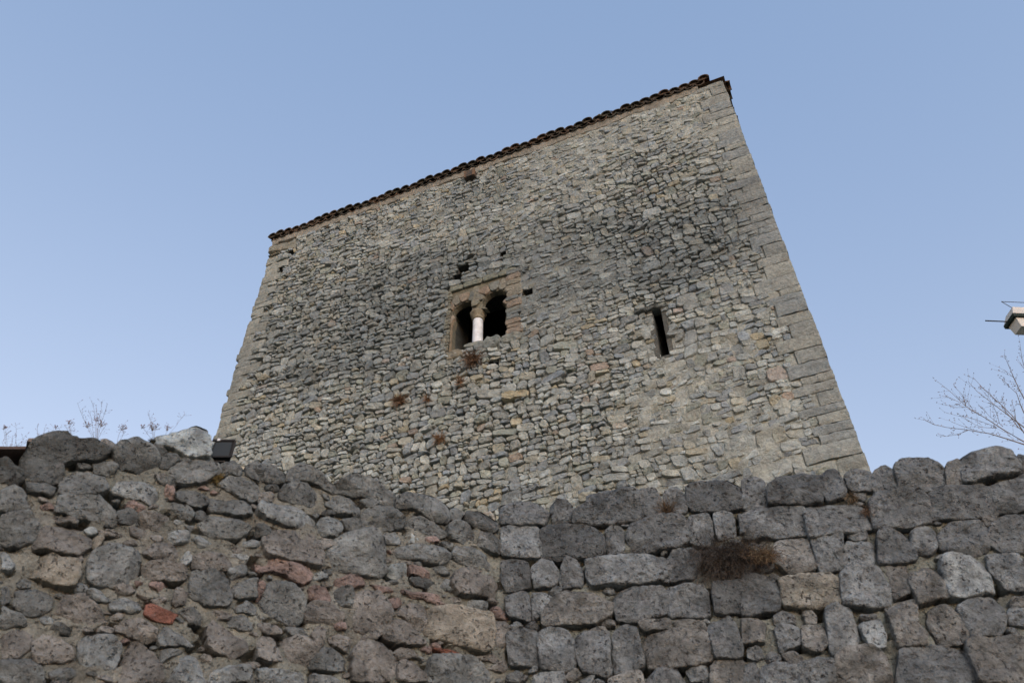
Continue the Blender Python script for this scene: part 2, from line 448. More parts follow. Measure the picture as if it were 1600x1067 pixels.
    # shallow hollows of the missing stones
    for r in H:
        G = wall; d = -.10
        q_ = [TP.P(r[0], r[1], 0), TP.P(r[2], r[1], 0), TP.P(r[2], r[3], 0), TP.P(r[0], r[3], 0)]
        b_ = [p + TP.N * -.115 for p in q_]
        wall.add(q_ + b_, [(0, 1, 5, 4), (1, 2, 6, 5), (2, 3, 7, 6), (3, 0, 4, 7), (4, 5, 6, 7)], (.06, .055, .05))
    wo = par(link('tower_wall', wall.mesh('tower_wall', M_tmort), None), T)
    # quoins: dressed blocks turning the corner
    def quoin(r, side):
        G = Geo(); g = .0035
        u0, v0, u1, v1 = r[0] + g, r[1] + g, r[2] - (0 if side > 0 else g), r[3] - g
        base = random.choice(((.25, .25, .24), (.275, .265, .24), (.30, .285, .25), (.28, .265, .235), (.26, .258, .245)))
        if side < 0: base = mixc(base, (.30, .28, .235), .55)
        base = mixc(base, (.15, .155, .16), stain((u0 + u1) / 2, v0) * .5)
        c_ = lum(base, rnd(.9, 1.12)); f = .016 + rnd(-.007, .008)
        D = rnd(.45, .7); nx = 7; ny = 4; vs = []; fs = []; cs = []
        ej = rnd(-.010, .004)
        def sh(i, j, X, Y):
            e = (i in (0, nx)) + (j in (0, ny))
            return f - .007 * e * rnd(.4, 1.5) + .010 * fbm(X * 7, Y * 7, r[1] * 9, 3)
        for j in range(ny + 1):
            for i in range(nx + 1):
                X = u0 + (u1 - u0) * i / nx + (ej if (i == nx and side > 0) else 0) + (.008 * fbm(Y_ := j * 3.1, r[1] * 7) if i in (0, nx) else 0); Y = v0 + (v1 - v0) * j / ny + .010 * fbm(i * .8, r[1] * 5 + j)
                vs.append(TP.P(X, Y, sh(i, j, X, Y))); cs.append(c_)
        for j in range(ny):
            for i in range(nx): b = j * (nx + 1) + i; fs.append((b, b + 1, b + nx + 2, b + nx + 1))
        # sides running back
        loop = [i for i in range(nx + 1)] + [j * (nx + 1) + nx for j in range(1, ny + 1)] + [ny * (nx + 1) + i for i in range(nx - 1, -1, -1)] + [j * (nx + 1) for j in range(ny - 1, 0, -1)]
        b0 = len(vs)
        for i in loop: vs.append(vs[i] + TP.N * -D if isinstance(vs[i], Vector) else None); cs.append(c_)
        L_ = len(loop)
        for k in range(L_): fs.append((loop[(k + 1) % L_], loop[k], b0 + k, b0 + (k + 1) % L_))
        G.add(vs, fs, cs)
        par(link('quoin', G.mesh('quoin', M_tower)), T)
    for r in RQ: quoin(r, 1)
    for r in LQ: quoin(r, -1)
    # big lintel block and post under the left end of the eaves
    for r in (lint, blk):
        G = Geo(); stone(G, TP, [(r[0], r[1]), (r[2], r[1]), (r[2], r[3]), (r[0], r[3])], .05, (.23, .205, .165), 20, corner=.06, rough=.03, back=-.35)
        par(link('corner_block', G.mesh('corner_block', M_tower)), T)
    # rubble
    big = 0; stuff = Geo()
    for (A, cu, cv, poly) in stones:
        e = eroded(cu, cv); s = math.sqrt(A)
        dep = .008 + .020 * e * rnd(.4, 1.5) + rnd(0, .016)
        if random.random() < .05 * e: dep += .03
        if random.random() < .06: dep = -.01
        x0 = min(p[0] for p in poly)
        part = big < 300 and vis(cu, cv)
        G = Geo() if part else stuff
        n_ = 14 if part else (10 if s > .09 else 8)
        stone(G, TP, poly, dep, scol(cu, cv), n_, [(1.0, -.05), (1.0, .45), (.90, 1.0), (.5, 1.0)] if s > .06 else [(1, -.05), (.98, .5), (.72, 1.0)],
              rough=.12, corner=.13 + .05 * e, tilt=.30, cvar=.3, fr=18, ab=.006)
        if part:
            big += 1; par(link('stone', G.mesh('stone', M_tower)), T)
    par(link('small_rubble', stuff.mesh('small_rubble', M_tower), None, kind='stuff'), T)
    # the two flanks, seen only from a step to the side
    for side, o_, u_, n_ in ((1, TP.P(TW - .035, 0), -TP.N, TP.U), (-1, TP.P(.035, 0), -TP.N, -TP.U)):
        FP = Plane((o_.x, o_.y), (u_.x, u_.y)); FP.N = n_; G = Geo()
        st_ = random.getstate()
        for poly in cells:
            if len(poly) < 3: continue
            if side < 0: poly = [(TW - x, y) for x, y in poly][::-1]
            poly = clip(clip(poly, -1, 0, -.50), 1, 0, TW - .1)
            if len(poly) < 3 or abs(area(poly)) < .002: continue
            cv = sum(p[1] for p in poly) / len(poly); cu = sum(p[0] for p in poly) / len(poly)
            if cv < V0 or cv > TOP - .05: continue
            stone(G, FP, poly, .02 + rnd(0, .02), scol(cu, cv), 8, [(1, -.05), (.98, .5), (.75, 1.0)], rough=.1, corner=.14, tilt=.25, cvar=.3)
        random.setstate(st_)
        par(link('flank_rubble', G.mesh('flank_rubble', M_tower), None, kind='stuff'), T)
    # --- twin window, one part with its pieces
    W = link('twin_window', Geo().mesh('twin_window')) ; bpy.data.objects.remove(W)
    fc_ = 0; Fg = Geo()
    # panel outline with two horseshoe openings
    cxc = TP.uv(745, 500)[0] - .035                                            # column axis
    colw = .075
    lcx = (TP.uv(711, 500)[0] + TP.uv(737, 500)[0]) / 2; rcx = (TP.uv(756, 490)[0] + TP.uv(788, 490)[0]) / 2
    sp_l = TP.uv(733, 487)[1]; sp_r = TP.uv(757, 480)[1]
    tp_l = TP.uv(728, 469)[1]; tp_r = TP.uv(775, 453)[1]
    print('win', cxc, lcx, rcx, sp_l, sp_r, tp_l, tp_r)
    def opening(cx, hw, spring, top, bottom, sc):
        """horseshoe outline: jambs, pinched springing, round head"""
        pts = [(cx - hw, bottom), (cx + hw, bottom)]
        nn = 4
        for k in range(1, nn + 1):
            v_ = bottom + (spring - bottom) * k / nn
            pts.append((cx + hw - (.0 if k < nn else .03) + sc * .012 * math.sin(k * 2.3), v_))
        r = (top - spring) / 1.72; cy = top - r; r2 = max(min(r * 1.05, hw + .05), hw + .02)
        a0 = -math.pi * .30
        for k in range(0, 13):
            a_ = a0 + (math.pi - 2 * a0) * k / 12
            pts.append((cx + math.cos(a_) * r2, cy + math.sin(a_) * r))
        for k in range(nn, 0, -1):
            v_ = bottom + (spring - bottom) * k / nn
            pts.append((cx - hw + (.0 if k < nn else .03), v_))
        return pts
    bot = FR[1] - .0
    hwl = (TP.uv(740, 500)[0] - TP.uv(706, 500)[0]) / 2; hwr = (TP.uv(790, 490)[0] - TP.uv(754, 490)[0]) / 2
    sp = (sp_l + sp_r) / 2; tp = (tp_l + tp_r) / 2
    OL = opening(lcx, hwl, sp, tp - .02, bot, 0); OR = opening(rcx, hwr, sp, tp + .02, bot, 1)
    # build the panel as a triangulated polygon with the notches (openings are open at the sill)
    nn = 4
    # left jamb upward, left head, pier above the column, right head, right jamb downward
    out = [(FR[0], bot), OL[0]] + OL[:-nn - 1:-1][::1] + OL[2 + nn:2 + nn + 13][::-1] + [(cxc - .06, sp + .02), (cxc + .06, sp + .02)] + OR[2 + nn:2 + nn + 13][::-1] + OR[2:2 + nn][::-1] + [OR[1], (FR[2], bot), (FR[2], FR[3]), (FR[0], FR[3])]
    out = [OL[0]] + OL[-nn:][::-1] + OL[2 + nn:2 + nn + 13][::-1] + [(cxc - .055, sp + .03), (cxc + .055, sp + .03)] + OR[2 + nn:2 + nn + 13][::-1] + OR[2:2 + nn][::-1] + [OR[1], (FR[2], bot), (FR[2], FR[3]), (FR[0], FR[3]), (FR[0], bot)]
    bm = bmesh.new(); vf = [bm.verts.new(TP.P(x, y, -.03)) for x, y in out]
    f = bm.faces.new(vf); ret = bmesh.ops.extrude_face_region(bm, geom=[f])
    for v_ in [x for x in ret['geom'] if isinstance(x, bmesh.types.BMVert)]: v_.co -= TP.N * .10
    bmesh.ops.triangulate(bm, faces=[x for x in bm.faces if len(x.verts) > 4]); bmesh.ops.recalc_face_normals(bm, faces=bm.faces)
    me = bpy.data.meshes.new('twin_window'); bm.to_mesh(me); bm.free()
    at = me.color_attributes.new('tint', 'FLOAT_COLOR', 'POINT'); at.data.foreach_set('color', [(.17, .145, .105, 1.0)[k % 4] for k in range(4 * len(me.vertices))])
    me.materials.append(M_tower); W = par(link('twin_window', me), T)
    inv = lambda o: (setattr(o, 'parent', W), setattr(o, 'matrix_parent_inverse', Matrix.Identity(4)))[0]
    def wpart(name, poly, dep, c_, n_=16, back=-.2, rough=.05, m=M_tower, corner=.08):
        G = Geo(); stone(G, TP, poly, dep, c_, n_, rough=rough, back=back, corner=corner, tilt=.08)
        o = link(name, G.mesh(name, m)); o.parent = W
        return o
    rect = lambda a_, b_, c_, d_: [(a_, b_), (c_, b_), (c_, d_), (a_, d_)]
    # arch voussoirs fanned round both heads
    def fan(O_, cx, spring, top, hw, ctop):
        r = (top - spring) / 1.72; cy = top - r
        nv = 9
        for k in range(nv):
            a0 = -math.pi * .28 + (math.pi * 1.56) * k / nv; a1 = -math.pi * .28 + (math.pi * 1.56) * (k + 1) / nv; g_ = .02
            ri = lambda a_: (cx + math.cos(a_) * (max(min(r * 1.05, hw + .05), hw + .02) + .008), cy + math.sin(a_) * (r + .008))
            def ro(a_):
                x, y = ri(a_); dx, dy = math.cos(a_), math.sin(a_); t = .20 + rnd(-.02, .03)
                x2, y2 = x + dx * t, y + dy * t
                x2 = max(FR[0] + .05, min(x2, FR[2] - .1)); y2 = min(y2, ctop)
                if cx < cxc: x2 = min(x2, cxc - .01)
                else: x2 = max(x2, cxc + .01)
                return (x2, y2)
            poly = [ri(a0 + g_), ri(a1 - g_), ro(a1 - g_), ro(a0 + g_)]
            if abs(area(poly)) < .003: continue
            am = (a0 + a1) / 2; inner = (math.cos(am) > .35) if cx < cxc else (math.cos(am) < -.35)
            if inner and math.sin(am) < .25: continue
            wpart('voussoir', poly, rnd(.0, .012), random.choice(((.26, .19, .14), (.22, .19, .15), (.19, .18, .155), (.28, .21, .155), (.18, .17, .145))), 12, back=-.07)
    ctop = FR[3] - .13
    fan(OL, lcx, sp, tp - .02, hwl, ctop); fan(OR, rcx, sp, tp + .02, hwr, ctop)
    # flat lintel course over the arches with a dark joint under it
    x = FR[0]
    for wd in (.24, .34, .27, .3):
        x1 = min(x + wd, FR[2] - .0)
        wpart('lintel_stone', rect(x + .005, ctop + .025, x1 - .005, FR[3] + .01), .02, lum((.22, .21, .165), rnd(.85, 1.15)), 16)
        x = x1
        if x >= FR[2] - .02: break
    # left jamb: thin stacked slabs, right jamb: mixed stones
    y = bot
    while y < ctop:
        h = rnd(.05, .085); wpart('jamb_stone', rect(FR[0] - .06, y + .004, lcx - hwl - .035 + rnd(-.015, .01), y + h - .004), rnd(.0, .02), lum((.20, .18, .14), rnd(.8, 1.15)), 12); y += h
    y = bot
    while y < ctop:
        h = rnd(.06, .16); u0 = rcx + hwr + .01 + .012 * math.sin(y * 25)
        wpart('jamb_stone', rect(u0, y + .004, FR[2] + rnd(-.03, .05), y + h - .004), rnd(.01, .03), random.choice(((.20, .19, .165), (.26, .20, .155), (.18, .18, .17), (.24, .205, .16))), 14); y += h
    # inner left reveal, warm plaster
    G = Geo(); G.box(TP.P(lcx - hwl - .015, (bot + sp) / 2, -.05), (TP.U * .012, TP.N * .05, Vector((0, 0, (sp - bot) / 2))), (.25, .18, .12))
    o = link('brick_reveal', G.mesh('brick_reveal', M_tower)); o.parent = W
    # central spandrel block, capital, shaft, base
    wpart('spandrel', [(cxc - .07, sp + .10), (cxc + .07, sp + .10), (cxc + .055, ctop), (cxc - .045, ctop)], .0, (.23, .20, .15), 14)
    # column parts as lathes
    def lathe(name, prof, cu, dd, c_, m, n_=20):
        G = Geo(); vs = []; fs = []
        for (r_, z_) in prof:
            for k in range(n_):
                a_ = 2 * math.pi * k / n_; vs.append(TP.P(cu, z_, dd) + TP.U * math.cos(a_) * r_ + TP.N * math.sin(a_) * r_)
        for i in range(len(prof) - 1):
            for k in range(n_): fs.append((i * n_ + k, i * n_ + (k + 1) % n_, (i + 1) * n_ + (k + 1) % n_, (i + 1) * n_ + k))
        fs.append(tuple(range(n_))[::-1]); fs.append(tuple(range((len(prof) - 1) * n_, len(prof) * n_)))
        G.add(vs, fs, c_); o = link(name, G.mesh(name, m, True)); o.parent = W; return o
    shb = TP.uv(745, 533)[1]; sht = TP.uv(746, 492)[1]
    lathe('column_shaft', [(.082, shb), (.08, shb + .06), (.078, sht - .05), (.077, sht)], cxc, -.12, (.56, .60, .62), M_marble, 12)
    lathe('capital', [(.085, sht + .002), (.10, sht + .02), (.088, sht + .035), (.09, sht + .06), (.125, sht + .12), (.13, sht + .15), (.10, sht + .155)], cxc, -.12, (.27, .21, .145), M_tower, 10)
    G = Geo(); G.box(TP.P(cxc, sht + .24, -.14), (TP.U * .062, TP.N * .09, Vector((0, 0, .10))), (.22, .19, .15), 1.3)
    o = link('impost_block', G.mesh('impost_block', M_tower)); o.parent = W
    G = Geo(); stone(G, TP, rect(cxc - .16, shb - .10, cxc + .15, shb), .02, (.21, .20, .17), 18, back=-.35, rough=.06); o = link('column_base', G.mesh('column_base', M_tower)); o.parent = W
    # sill stones under the openings
    for (a_, b_, hh, cc) in ((FR[0] + .02, cxc - .17, .07, (.24, .2, .15)), (cxc + .16, cxc + .42, .22, (.21, .21, .19)), (cxc + .43, FR[2], .1, (.25, .24, .21))):
        wpart('sill_stone', rect(a_, bot - .15, b_, bot + hh * .5 - .03), .045, cc, 18, back=-.4, rough=.1, corner=.2)
    # --- slit reveal: one side lined with warm stone
    G = Geo(); u0, v0, u1, v1 = SL
    for (p_, ax) in ((TP.P(u0 - .03, (v0 + v1) / 2, -.35), (TP.U * .03, TP.N * .36, Vector((0, 0, (v1 - v0) / 2 + .03)))),
                     (TP.P(u1 + .03, (v0 + v1) / 2, -.35), (TP.U * .03, TP.N * .36, Vector((0, 0, (v1 - v0) / 2 + .03)))),
                     (TP.P((u0 + u1) / 2, v0 - .02, -.35), (TP.U * .07, TP.N * .36, Vector((0, 0, .02)))),
                     (TP.P((u0 + u1) / 2, v1 + .02, -.35), (TP.U * .07, TP.N * .36, Vector((0, 0, .02))))):
        G.box(p_, ax, (.10, .092, .08))
    par(link('arrow_slit', G.mesh('arrow_slit', M_tmort)), T)
    G = Geo(); stone(G, TP, [(u0 - .26, v1 + .0), (u1 + .08, v1 + .0), (u1 + .10, v1 + .06), (u0 - .25, v1 + .055)], .06, (.17, .17, .16), 16, back=-.1)
    par(link('slit_lintel', G.mesh('slit_lintel', M_tower)), T)
    # --- plaster band under the tiles
    G = Geo(); n_ = 180; vs = []; fs = []
    for i in range(n_ + 1):
        u = (TW - .42) * i / n_; lo = TOP - .10 - .05 * max(-.6, fbm(u * 1.7, 3, 3)) - .03 * fbm(u * 8, 1)
        for (z_, d_) in ((lo, -.03), (lo + .01, .018), (TOP - .05, .028 + .008 * fbm(u * 5, 2)), (TOP + .03, .05), (TOP + .03, -.05)): vs.append(TP.P(u, z_, d_))
    for i in range(n_):
        for k in range(4): b = i * 5 + k; fs.append((b, b + 5, b + 6, b + 1))
    G.add(vs, fs, (.25, .215, .18)); par(link('eave_plaster', G.mesh('eave_plaster', M_tmort)), T)
    # --- dark timber end under the eaves
    bu, bv = TP.uv(738, 262); bv = TOP - .20
    G = Geo(); G.box(TP.P(bu, bv - .02, .02), (TP.U * .10, TP.N * .10, Vector((0, 0, .085))), (.07, .06, .05))
    for k in (-1, 1): G.box(TP.P(bu + k * .085, bv - .02, .11), (TP.U * .018, TP.N * .02, Vector((0, 0, .10))), (.13, .09, .06))
    par(link('beam_end', G.mesh('beam_end', M_wood)), T)
    # --- roof: hipped, tiles at the eaves one by one
    RF = Geo(); ov = .10; z0 = TOP + .045
    P4 = [TP.P(-.04, z0, .05), TP.P(TW + .04, z0, .05), TP.P(TW + .04, z0, -TW - .05), TP.P(-.04, z0, -TW - .05)]
    ap = TP.P(TW / 2, z0 + 1.75, -TW / 2)
    RF.add(P4 + [ap], [(0, 1, 4), (1, 2, 4), (2, 3, 4), (3, 0, 4), (3, 2, 1, 0)], (.15, .09, .06))
    roof = par(link('roof', RF.mesh('roof', M_tile)), T)
    sl_ = math.atan2(1.75, TW / 2)
    def tile(base, along, outward, r, L_, up, th=.016, n_=8):
        """half-round tile: base point at its lip, open side down (up=1) or up (up=-1)"""
        G = Geo(); vs = []; fs = []; a = along; o_ = outward
        back = (-o_ * math.cos(sl_) + Vector((0, 0, math.sin(sl_)))); zz = Vector((0, 0, 1))
        for (t, rr) in ((0, r), (L_, r * .82)):
            for (q_) in (0, th):
                for k in range(n_ + 1):
                    w_ = math.pi * k / n_
                    vs.append(base + back * t + a * math.cos(w_) * (rr - q_) + zz * up * math.sin(w_) * (rr - q_))
        m_ = n_ + 1
        for k in range(n_):
            fs += [(k, k + 1, 2 * m_ + k + 1, 2 * m_ + k), (m_ + k, 3 * m_ + k, 3 * m_ + k + 1, m_ + k + 1), (k, m_ + k, m_ + k + 1, k + 1), (2 * m_ + k, 2 * m_ + k + 1, 3 * m_ + k + 1, 3 * m_ + k)]
        fs += [(0, 2 * m_, 3 * m_, m_), (n_, m_ + n_, 3 * m_ + n_, 2 * m_ + n_)]
        # clay or mortar plug set back in the mouth
        if up > 0:
            b_ = len(vs)
            for k in range(n_ + 1):
                w_ = math.pi * k / n_; vs.append(base + back * .05 + a * math.cos(w_) * (r - th) + zz * math.sin(w_) * (r - th))
            fs.append(tuple(range(b_, b_ + n_ + 1)))
        G.add(vs, fs, lum(random.choice(((.10, .075, .055), (.07, .06, .045), (.06, .058, .045), (.12, .085, .06), (.07, .062, .05))), rnd(.7, 1.15)))
        return G
    def row(p0, along, outward, length, n_):
        for i in range(n_):
            u = (i + .5) * length / n_
            jz = rnd(-.012, .02); jo = rnd(-.03, .025)
            b = p0 + along * (u + rnd(-.01, .01)) + outward * (ov + jo) + Vector((0, 0, .075 + jz))
            o = link('roof_tile', tile(b, along, outward, rnd(.092, .102), .46, 1).mesh('roof_tile', M_tile)); o.parent = roof
            if i < n_ - 1:
                b = p0 + along * (u + length / n_ / 2) + outward * (ov - .03 + rnd(-.02, .02)) + Vector((0, 0, .075))
                o = link('channel_tile', tile(b, along, outward, .088, .46, -1).mesh('channel_tile', M_tile)); o.parent = roof
    row(TP.P(-.08, TOP + .02, 0), TP.U, TP.N, TW - .12, 51)
    row(TP.P(TW - .01, TOP - .03, -.08), -TP.N, TP.U, TW - .3, 48)
    # upper courses of the roof, joined
    G = Geo()
    for s_ in range(1, 10):
        for i in range(50):
            u = (i + .5) * TW / 50; d_ = s_ * .42
            if d_ > min(u, TW - u): continue
            b = TP.P(u, TOP + .10 + d_ * math.tan(sl_), -d_ + .05); g = tile(b, TP.U, TP.N, .085, .44, 1)
            G.add(g.v, g.f, g.c)
            b = TP.P(TW - d_ + .05, TOP + .05 + d_ * math.tan(sl_), -u); g = tile(b, -TP.N, TP.U, .085, .44, 1)
            G.add(g.v, g.f, g.c)
    o = link('upper_tiles', G.mesh('upper_tiles', M_tile), kind='stuff'); o.parent = roof
    roof.matrix_parent_inverse = Matrix.Translation(-T.location)
    # moss and debris lumps on the eaves
    G = Geo()
    for x_ in (940, 948, 960, 983, 992, 1000, 840, 730):
        t_ = (x_ - 428) / 702; u, v_ = TP.uv(x_, 378 - 250 * t_)
        for _ in range(3): G.box(TP.P(u + rnd(-.05, .05), TOP + .16 + rnd(0, .07), rnd(-.02, .06)), (Vector((rnd(-.03, .03), rnd(-.03, .03), .02)), Vector((.025, rnd(-.02, .02), 0)), Vector((0, .02, .03))), (.09, .085, .055))
    o = link('moss', G.mesh('moss', M_plant), kind='stuff'); o.parent = roof
    return T
build_tower()
#FRONT

# ================================================================== FRONT WALLS
# outlines of the stones, measured on enlarged crops of the survey picture, then set on the real wall planes
TR = {'A': (0, 560, 4), 'B': (400, 680, 4), 'C': (0, 800, 4), 'D': (400, 800, 4), 'E': (760, 720, 4), 'G': (760, 800, 4), 'F': (1160, 680, 3.636), 'H': (1160, 800, 3.636)}
LEFT = """
A d 120,660 200,540 300,500 400,490 500,540 620,560 690,600 640,650 400,660 390,770 300,790 140,740
A d 0,640 60,640 100,680 150,760 90,800 0,780
A g 700,600 780,540 850,520 940,540 1000,640 990,700 880,715 740,690
A g 575,660 640,635 720,660 735,710 660,740 590,720
A g 365,800 400,710 500,690 640,750 670,830 620,865 370,855
A g 375,870 600,860 720,960 720,1050 500,1000 350,980
A w 700,850 740,745 900,760 1000,800 1000,860 950,920 830,890
A b 630,510 690,500 740,540 720,590 650,600
A W 980,490 1080,470 1230,420 1290,450 1310,540 1310,640 1180,630 1080,570 990,540
A g 1035,700 1100,630 1300,630 1370,680 1370,740 1240,800 1120,800
A g 1380,660 1450,650 1520,690 1500,740 1400,730
A g 1350,800 1430,750 1600,790 1610,880 1560,910 1440,850
A g 1090,850 1150,820 1290,860 1300,930 1230,945 1110,890
A g 1015,910 1060,885 1190,940 1215,990 1180,1020 1050,960
A g 1300,870 1400,850 1560,920 1570,990 1480,1000 1300,950
A g 0,810 60,800 160,830 180,960 120,980 0,960
A d 730,960 800,930 860,990 850,1050 740,1040
A p 1030,810 1090,820 1090,880 1030,870
A g 1210,980 1260,960 1310,1010 1280,1030 1210,1020
A d 1010,620 1080,600 1130,630 1040,700 1000,690
A g 1530,680 1600,650 1610,780 1540,730
A d 930,530 1000,550 1070,600 1000,620 950,590
A g 960,740 1080,760 1100,800 990,790
A g 480,670 570,660 570,690 490,700
A d 150,770 300,800 350,800 330,870 200,850
C g 0,30 180,25 245,90 235,170 180,215 60,220 0,195
C b 255,110 330,75 500,95 565,160 560,230 480,280 340,262 210,240
C y 150,265 200,250 500,330 505,400 450,480 350,475 230,430 115,370
C w 0,245 50,280 90,330 70,375 0,380
C g 550,330 580,260 700,200 860,250 880,330 860,420 760,460 600,480 548,420
C y 590,165 645,150 655,185 600,240 570,220
C W 517,115 560,95 600,115 600,150 560,155
C b 900,260 960,200 1060,200 1120,260 1110,300 1000,315 910,290
C b 885,330 960,310 1110,330 1165,370 1160,420 1090,440 900,410
C w 1130,260 1180,250 1195,300 1175,345 1120,330
C b 1195,290 1260,260 1400,270 1440,330 1420,370 1300,368 1195,350
C g 1180,440 1200,370 1380,370 1420,450 1440,560 1400,600 1270,590 1180,520
C w 1420,370 1500,335 1545,355 1520,400 1440,430
C g 1440,490 1500,440 1600,420 1600,540 1480,545
C g 85,420 150,415 200,440 190,480 110,480
C g 70,590 110,500 270,490 330,550 310,620 240,650 160,650
C b 330,640 370,590 400,540 520,530 610,600 660,680 600,710 430,700
C w 460,460 510,445 540,480 510,520 465,505
C w 680,580 760,540 860,570 880,610 820,640 690,630
C r 910,580 970,570 1060,610 1100,650 1060,700 960,690 905,650
C b 725,690 800,660 900,670 970,740 970,790 900,810 730,750
C g 1110,620 1200,610 1280,660 1270,700 1180,700
C b 1300,640 1370,620 1440,640 1430,680 1330,680
C g 1420,670 1500,645 1590,680 1580,740 1500,745 1420,710
C w 1460,600 1520,570 1600,560 1600,640 1480,640
C w 485,790 540,770 700,780 755,840 740,920 690,990 560,980 490,920
C b 0,760 120,750 190,790 190,860 120,910 0,915
C b 200,820 260,770 380,800 440,850 450,920 380,945 250,940 190,890
C b 740,1020 790,850 850,800 920,850 1000,960 1010,1090 740,1090
C g 975,790 1030,720 1150,720 1200,760 1210,840 1000,850
C b 1280,720 1340,680 1400,730 1520,790 1550,880 1450,920 1290,860
C w 1035,990 1080,920 1180,890 1280,960 1290,1090 1030,1090
C w 1310,980 1380,940 1550,980 1560,1090 1300,1090
C g 310,1000 380,970 480,985 470,1030 330,1050
C g 0,930 180,930 280,1000 280,1090 0,1090
C g 0,480 50,470 60,560 0,590
C g 0,600 120,640 180,700 0,740
C b 1100,480 1170,510 1160,570 1090,600 1060,560
C b 280,60 330,35 470,45 500,75 380,80
C b 850,50 900,10 1040,30 1060,110 960,130 860,110
C g 1230,80 1330,30 1500,60 1560,110 1480,180 1300,160
C b 700,470 820,455 860,500 790,530 720,510
C b 610,110 740,120 800,150 720,165 620,135
C g 1000,870 1100,860 1150,880 1050,920 1000,960
B g 0,200 100,190 180,240 185,290 130,310 0,280
B g 190,230 280,190 380,250 480,330 600,350 620,390 480,370 350,310 200,290
B g 480,330 560,280 700,290 880,370 860,450 700,400 600,380
B g 130,370 230,290 320,320 440,420 400,460 280,450 150,410
B b 0,330 60,340 110,390 90,420 0,420
B w 10,460 40,420 300,450 380,540 350,595 180,580 10,510
B w 380,560 420,510 490,520 535,590 500,640 390,635
B g 430,440 500,385 600,420 650,470 630,520 520,500
B g 640,400 700,390 770,430 700,470
B g 650,510 720,440 840,460 910,550 890,600 780,600 660,550
B g 870,400 930,365 1100,380 1210,450 1200,540 1130,550 1000,480 880,470
B g 920,550 990,520 1110,550 1190,610 1170,640 1050,630 930,590
B g 1195,580 1230,545 1340,550 1400,610 1390,680 1300,680 1200,640
B g 1205,470 1240,450 1290,500 1270,540 1210,530
B d 1300,480 1420,480 1500,540 1510,600 1450,620 1380,580 1310,540
B g 1390,610 1460,610 1530,690 1520,760 1460,740 1380,690
B g 520,540 600,530 690,580 680,610 560,600
B b 40,660 100,600 380,600 390,690 415,780 390,840 250,800 60,770
B g 415,800 450,700 520,620 740,610 800,690 790,800 820,850 760,890 600,870 440,840
B w 790,630 860,610 915,650 890,690 810,680
B W 920,630 970,610 1020,650 1020,680 930,680
B g 0,560 90,560 120,610 60,640 0,640
B g 850,720 900,690 1180,700 1200,780 1140,820 1040,800 900,770
B g 1210,750 1250,700 1400,720 1490,790 1500,850 1400,850 1260,800
B g 1160,660 1230,680 1220,720 1170,700
B b 1220,880 1290,840 1480,850 1530,940 1520,1010 1250,1010 1210,940
B W 820,820 920,800 945,880 920,930 820,880
B w 1140,920 1190,890 1235,940 1220,980 1140,970
B p 940,830 1050,830 1110,900 950,880
B d 945,900 1020,880 1100,910 1105,970 980,950
B p 0,780 80,770 330,830 340,900 260,950 150,880 0,850
B p 1040,640 1120,630 1150,670 1060,680
B b 385,660 480,640 490,680 420,730
B d 1540,560 1570,640 1590,760 1540,760
D g 20,590 60,460 130,430 230,470 300,590 290,680 220,715 110,670
D b 300,600 350,560 470,580 540,660 500,730 380,720 300,690
D p 315,490 360,460 430,490 460,560 420,580 330,540
D g 470,500 560,470 600,500 600,600 540,600 480,560
D b 560,620 620,500 760,510 850,630 830,700 740,790 620,740 560,680
D p 490,420 570,395 680,410 680,460 600,490 500,470
D b 330,780 370,730 430,740 435,820 380,840
D b 450,790 500,760 600,790 605,860 580,885 500,850
D b 0,710 60,690 160,720 150,770 60,770
D b 0,790 90,780 140,850 155,930 110,950 0,910
D b 140,800 200,780 300,790 390,860 370,920 280,980 200,940
D g 330,960 400,860 480,850 550,920 540,1000 400,1000
D b 600,880 640,830 760,820 850,890 900,960 880,1040 760,1067 600,1067 590,980
D b 870,610 960,580 1060,590 1065,700 1040,770 950,690 880,640
D y 1065,620 1090,590 1250,600 1440,660 1465,750 1450,870 1400,890 1230,830 1060,780
D b 790,720 840,670 930,690 1020,780 1060,830 950,840 800,800
D b 850,880 900,850 1000,870 1010,910 900,920
D b 880,940 1000,930 1060,960 1065,1040 1040,1067 880,1067
D g 1080,920 1180,890 1380,910 1450,990 1450,1090 1070,1090
D r 1090,870 1130,865 1260,880 1350,900 1340,925 1180,900
D b 1440,900 1500,870 1530,890 1500,940 1400,930 1360,900
D b 1460,660 1540,690 1590,760 1590,840 1480,860 1470,750
D b 1480,960 1540,920 1565,970 1540,1000 1440,985
D p 700,460 800,450 880,520 760,500
D p 900,490 1100,510 1230,570 1220,590 1080,570 920,530
D w 0,980 280,1000 300,1090 0,1090
D w 330,1020 500,1020 560,1090 330,1090
D w 350,380 420,380 455,410 440,435 360,430
D p 480,690 540,680 560,740 500,750
D p 0,430 50,460 50,500 20,560 0,560
D p 820,550 900,530 920,570 870,610 830,595
D g 180,720 260,730 320,770 300,800 200,770
"""
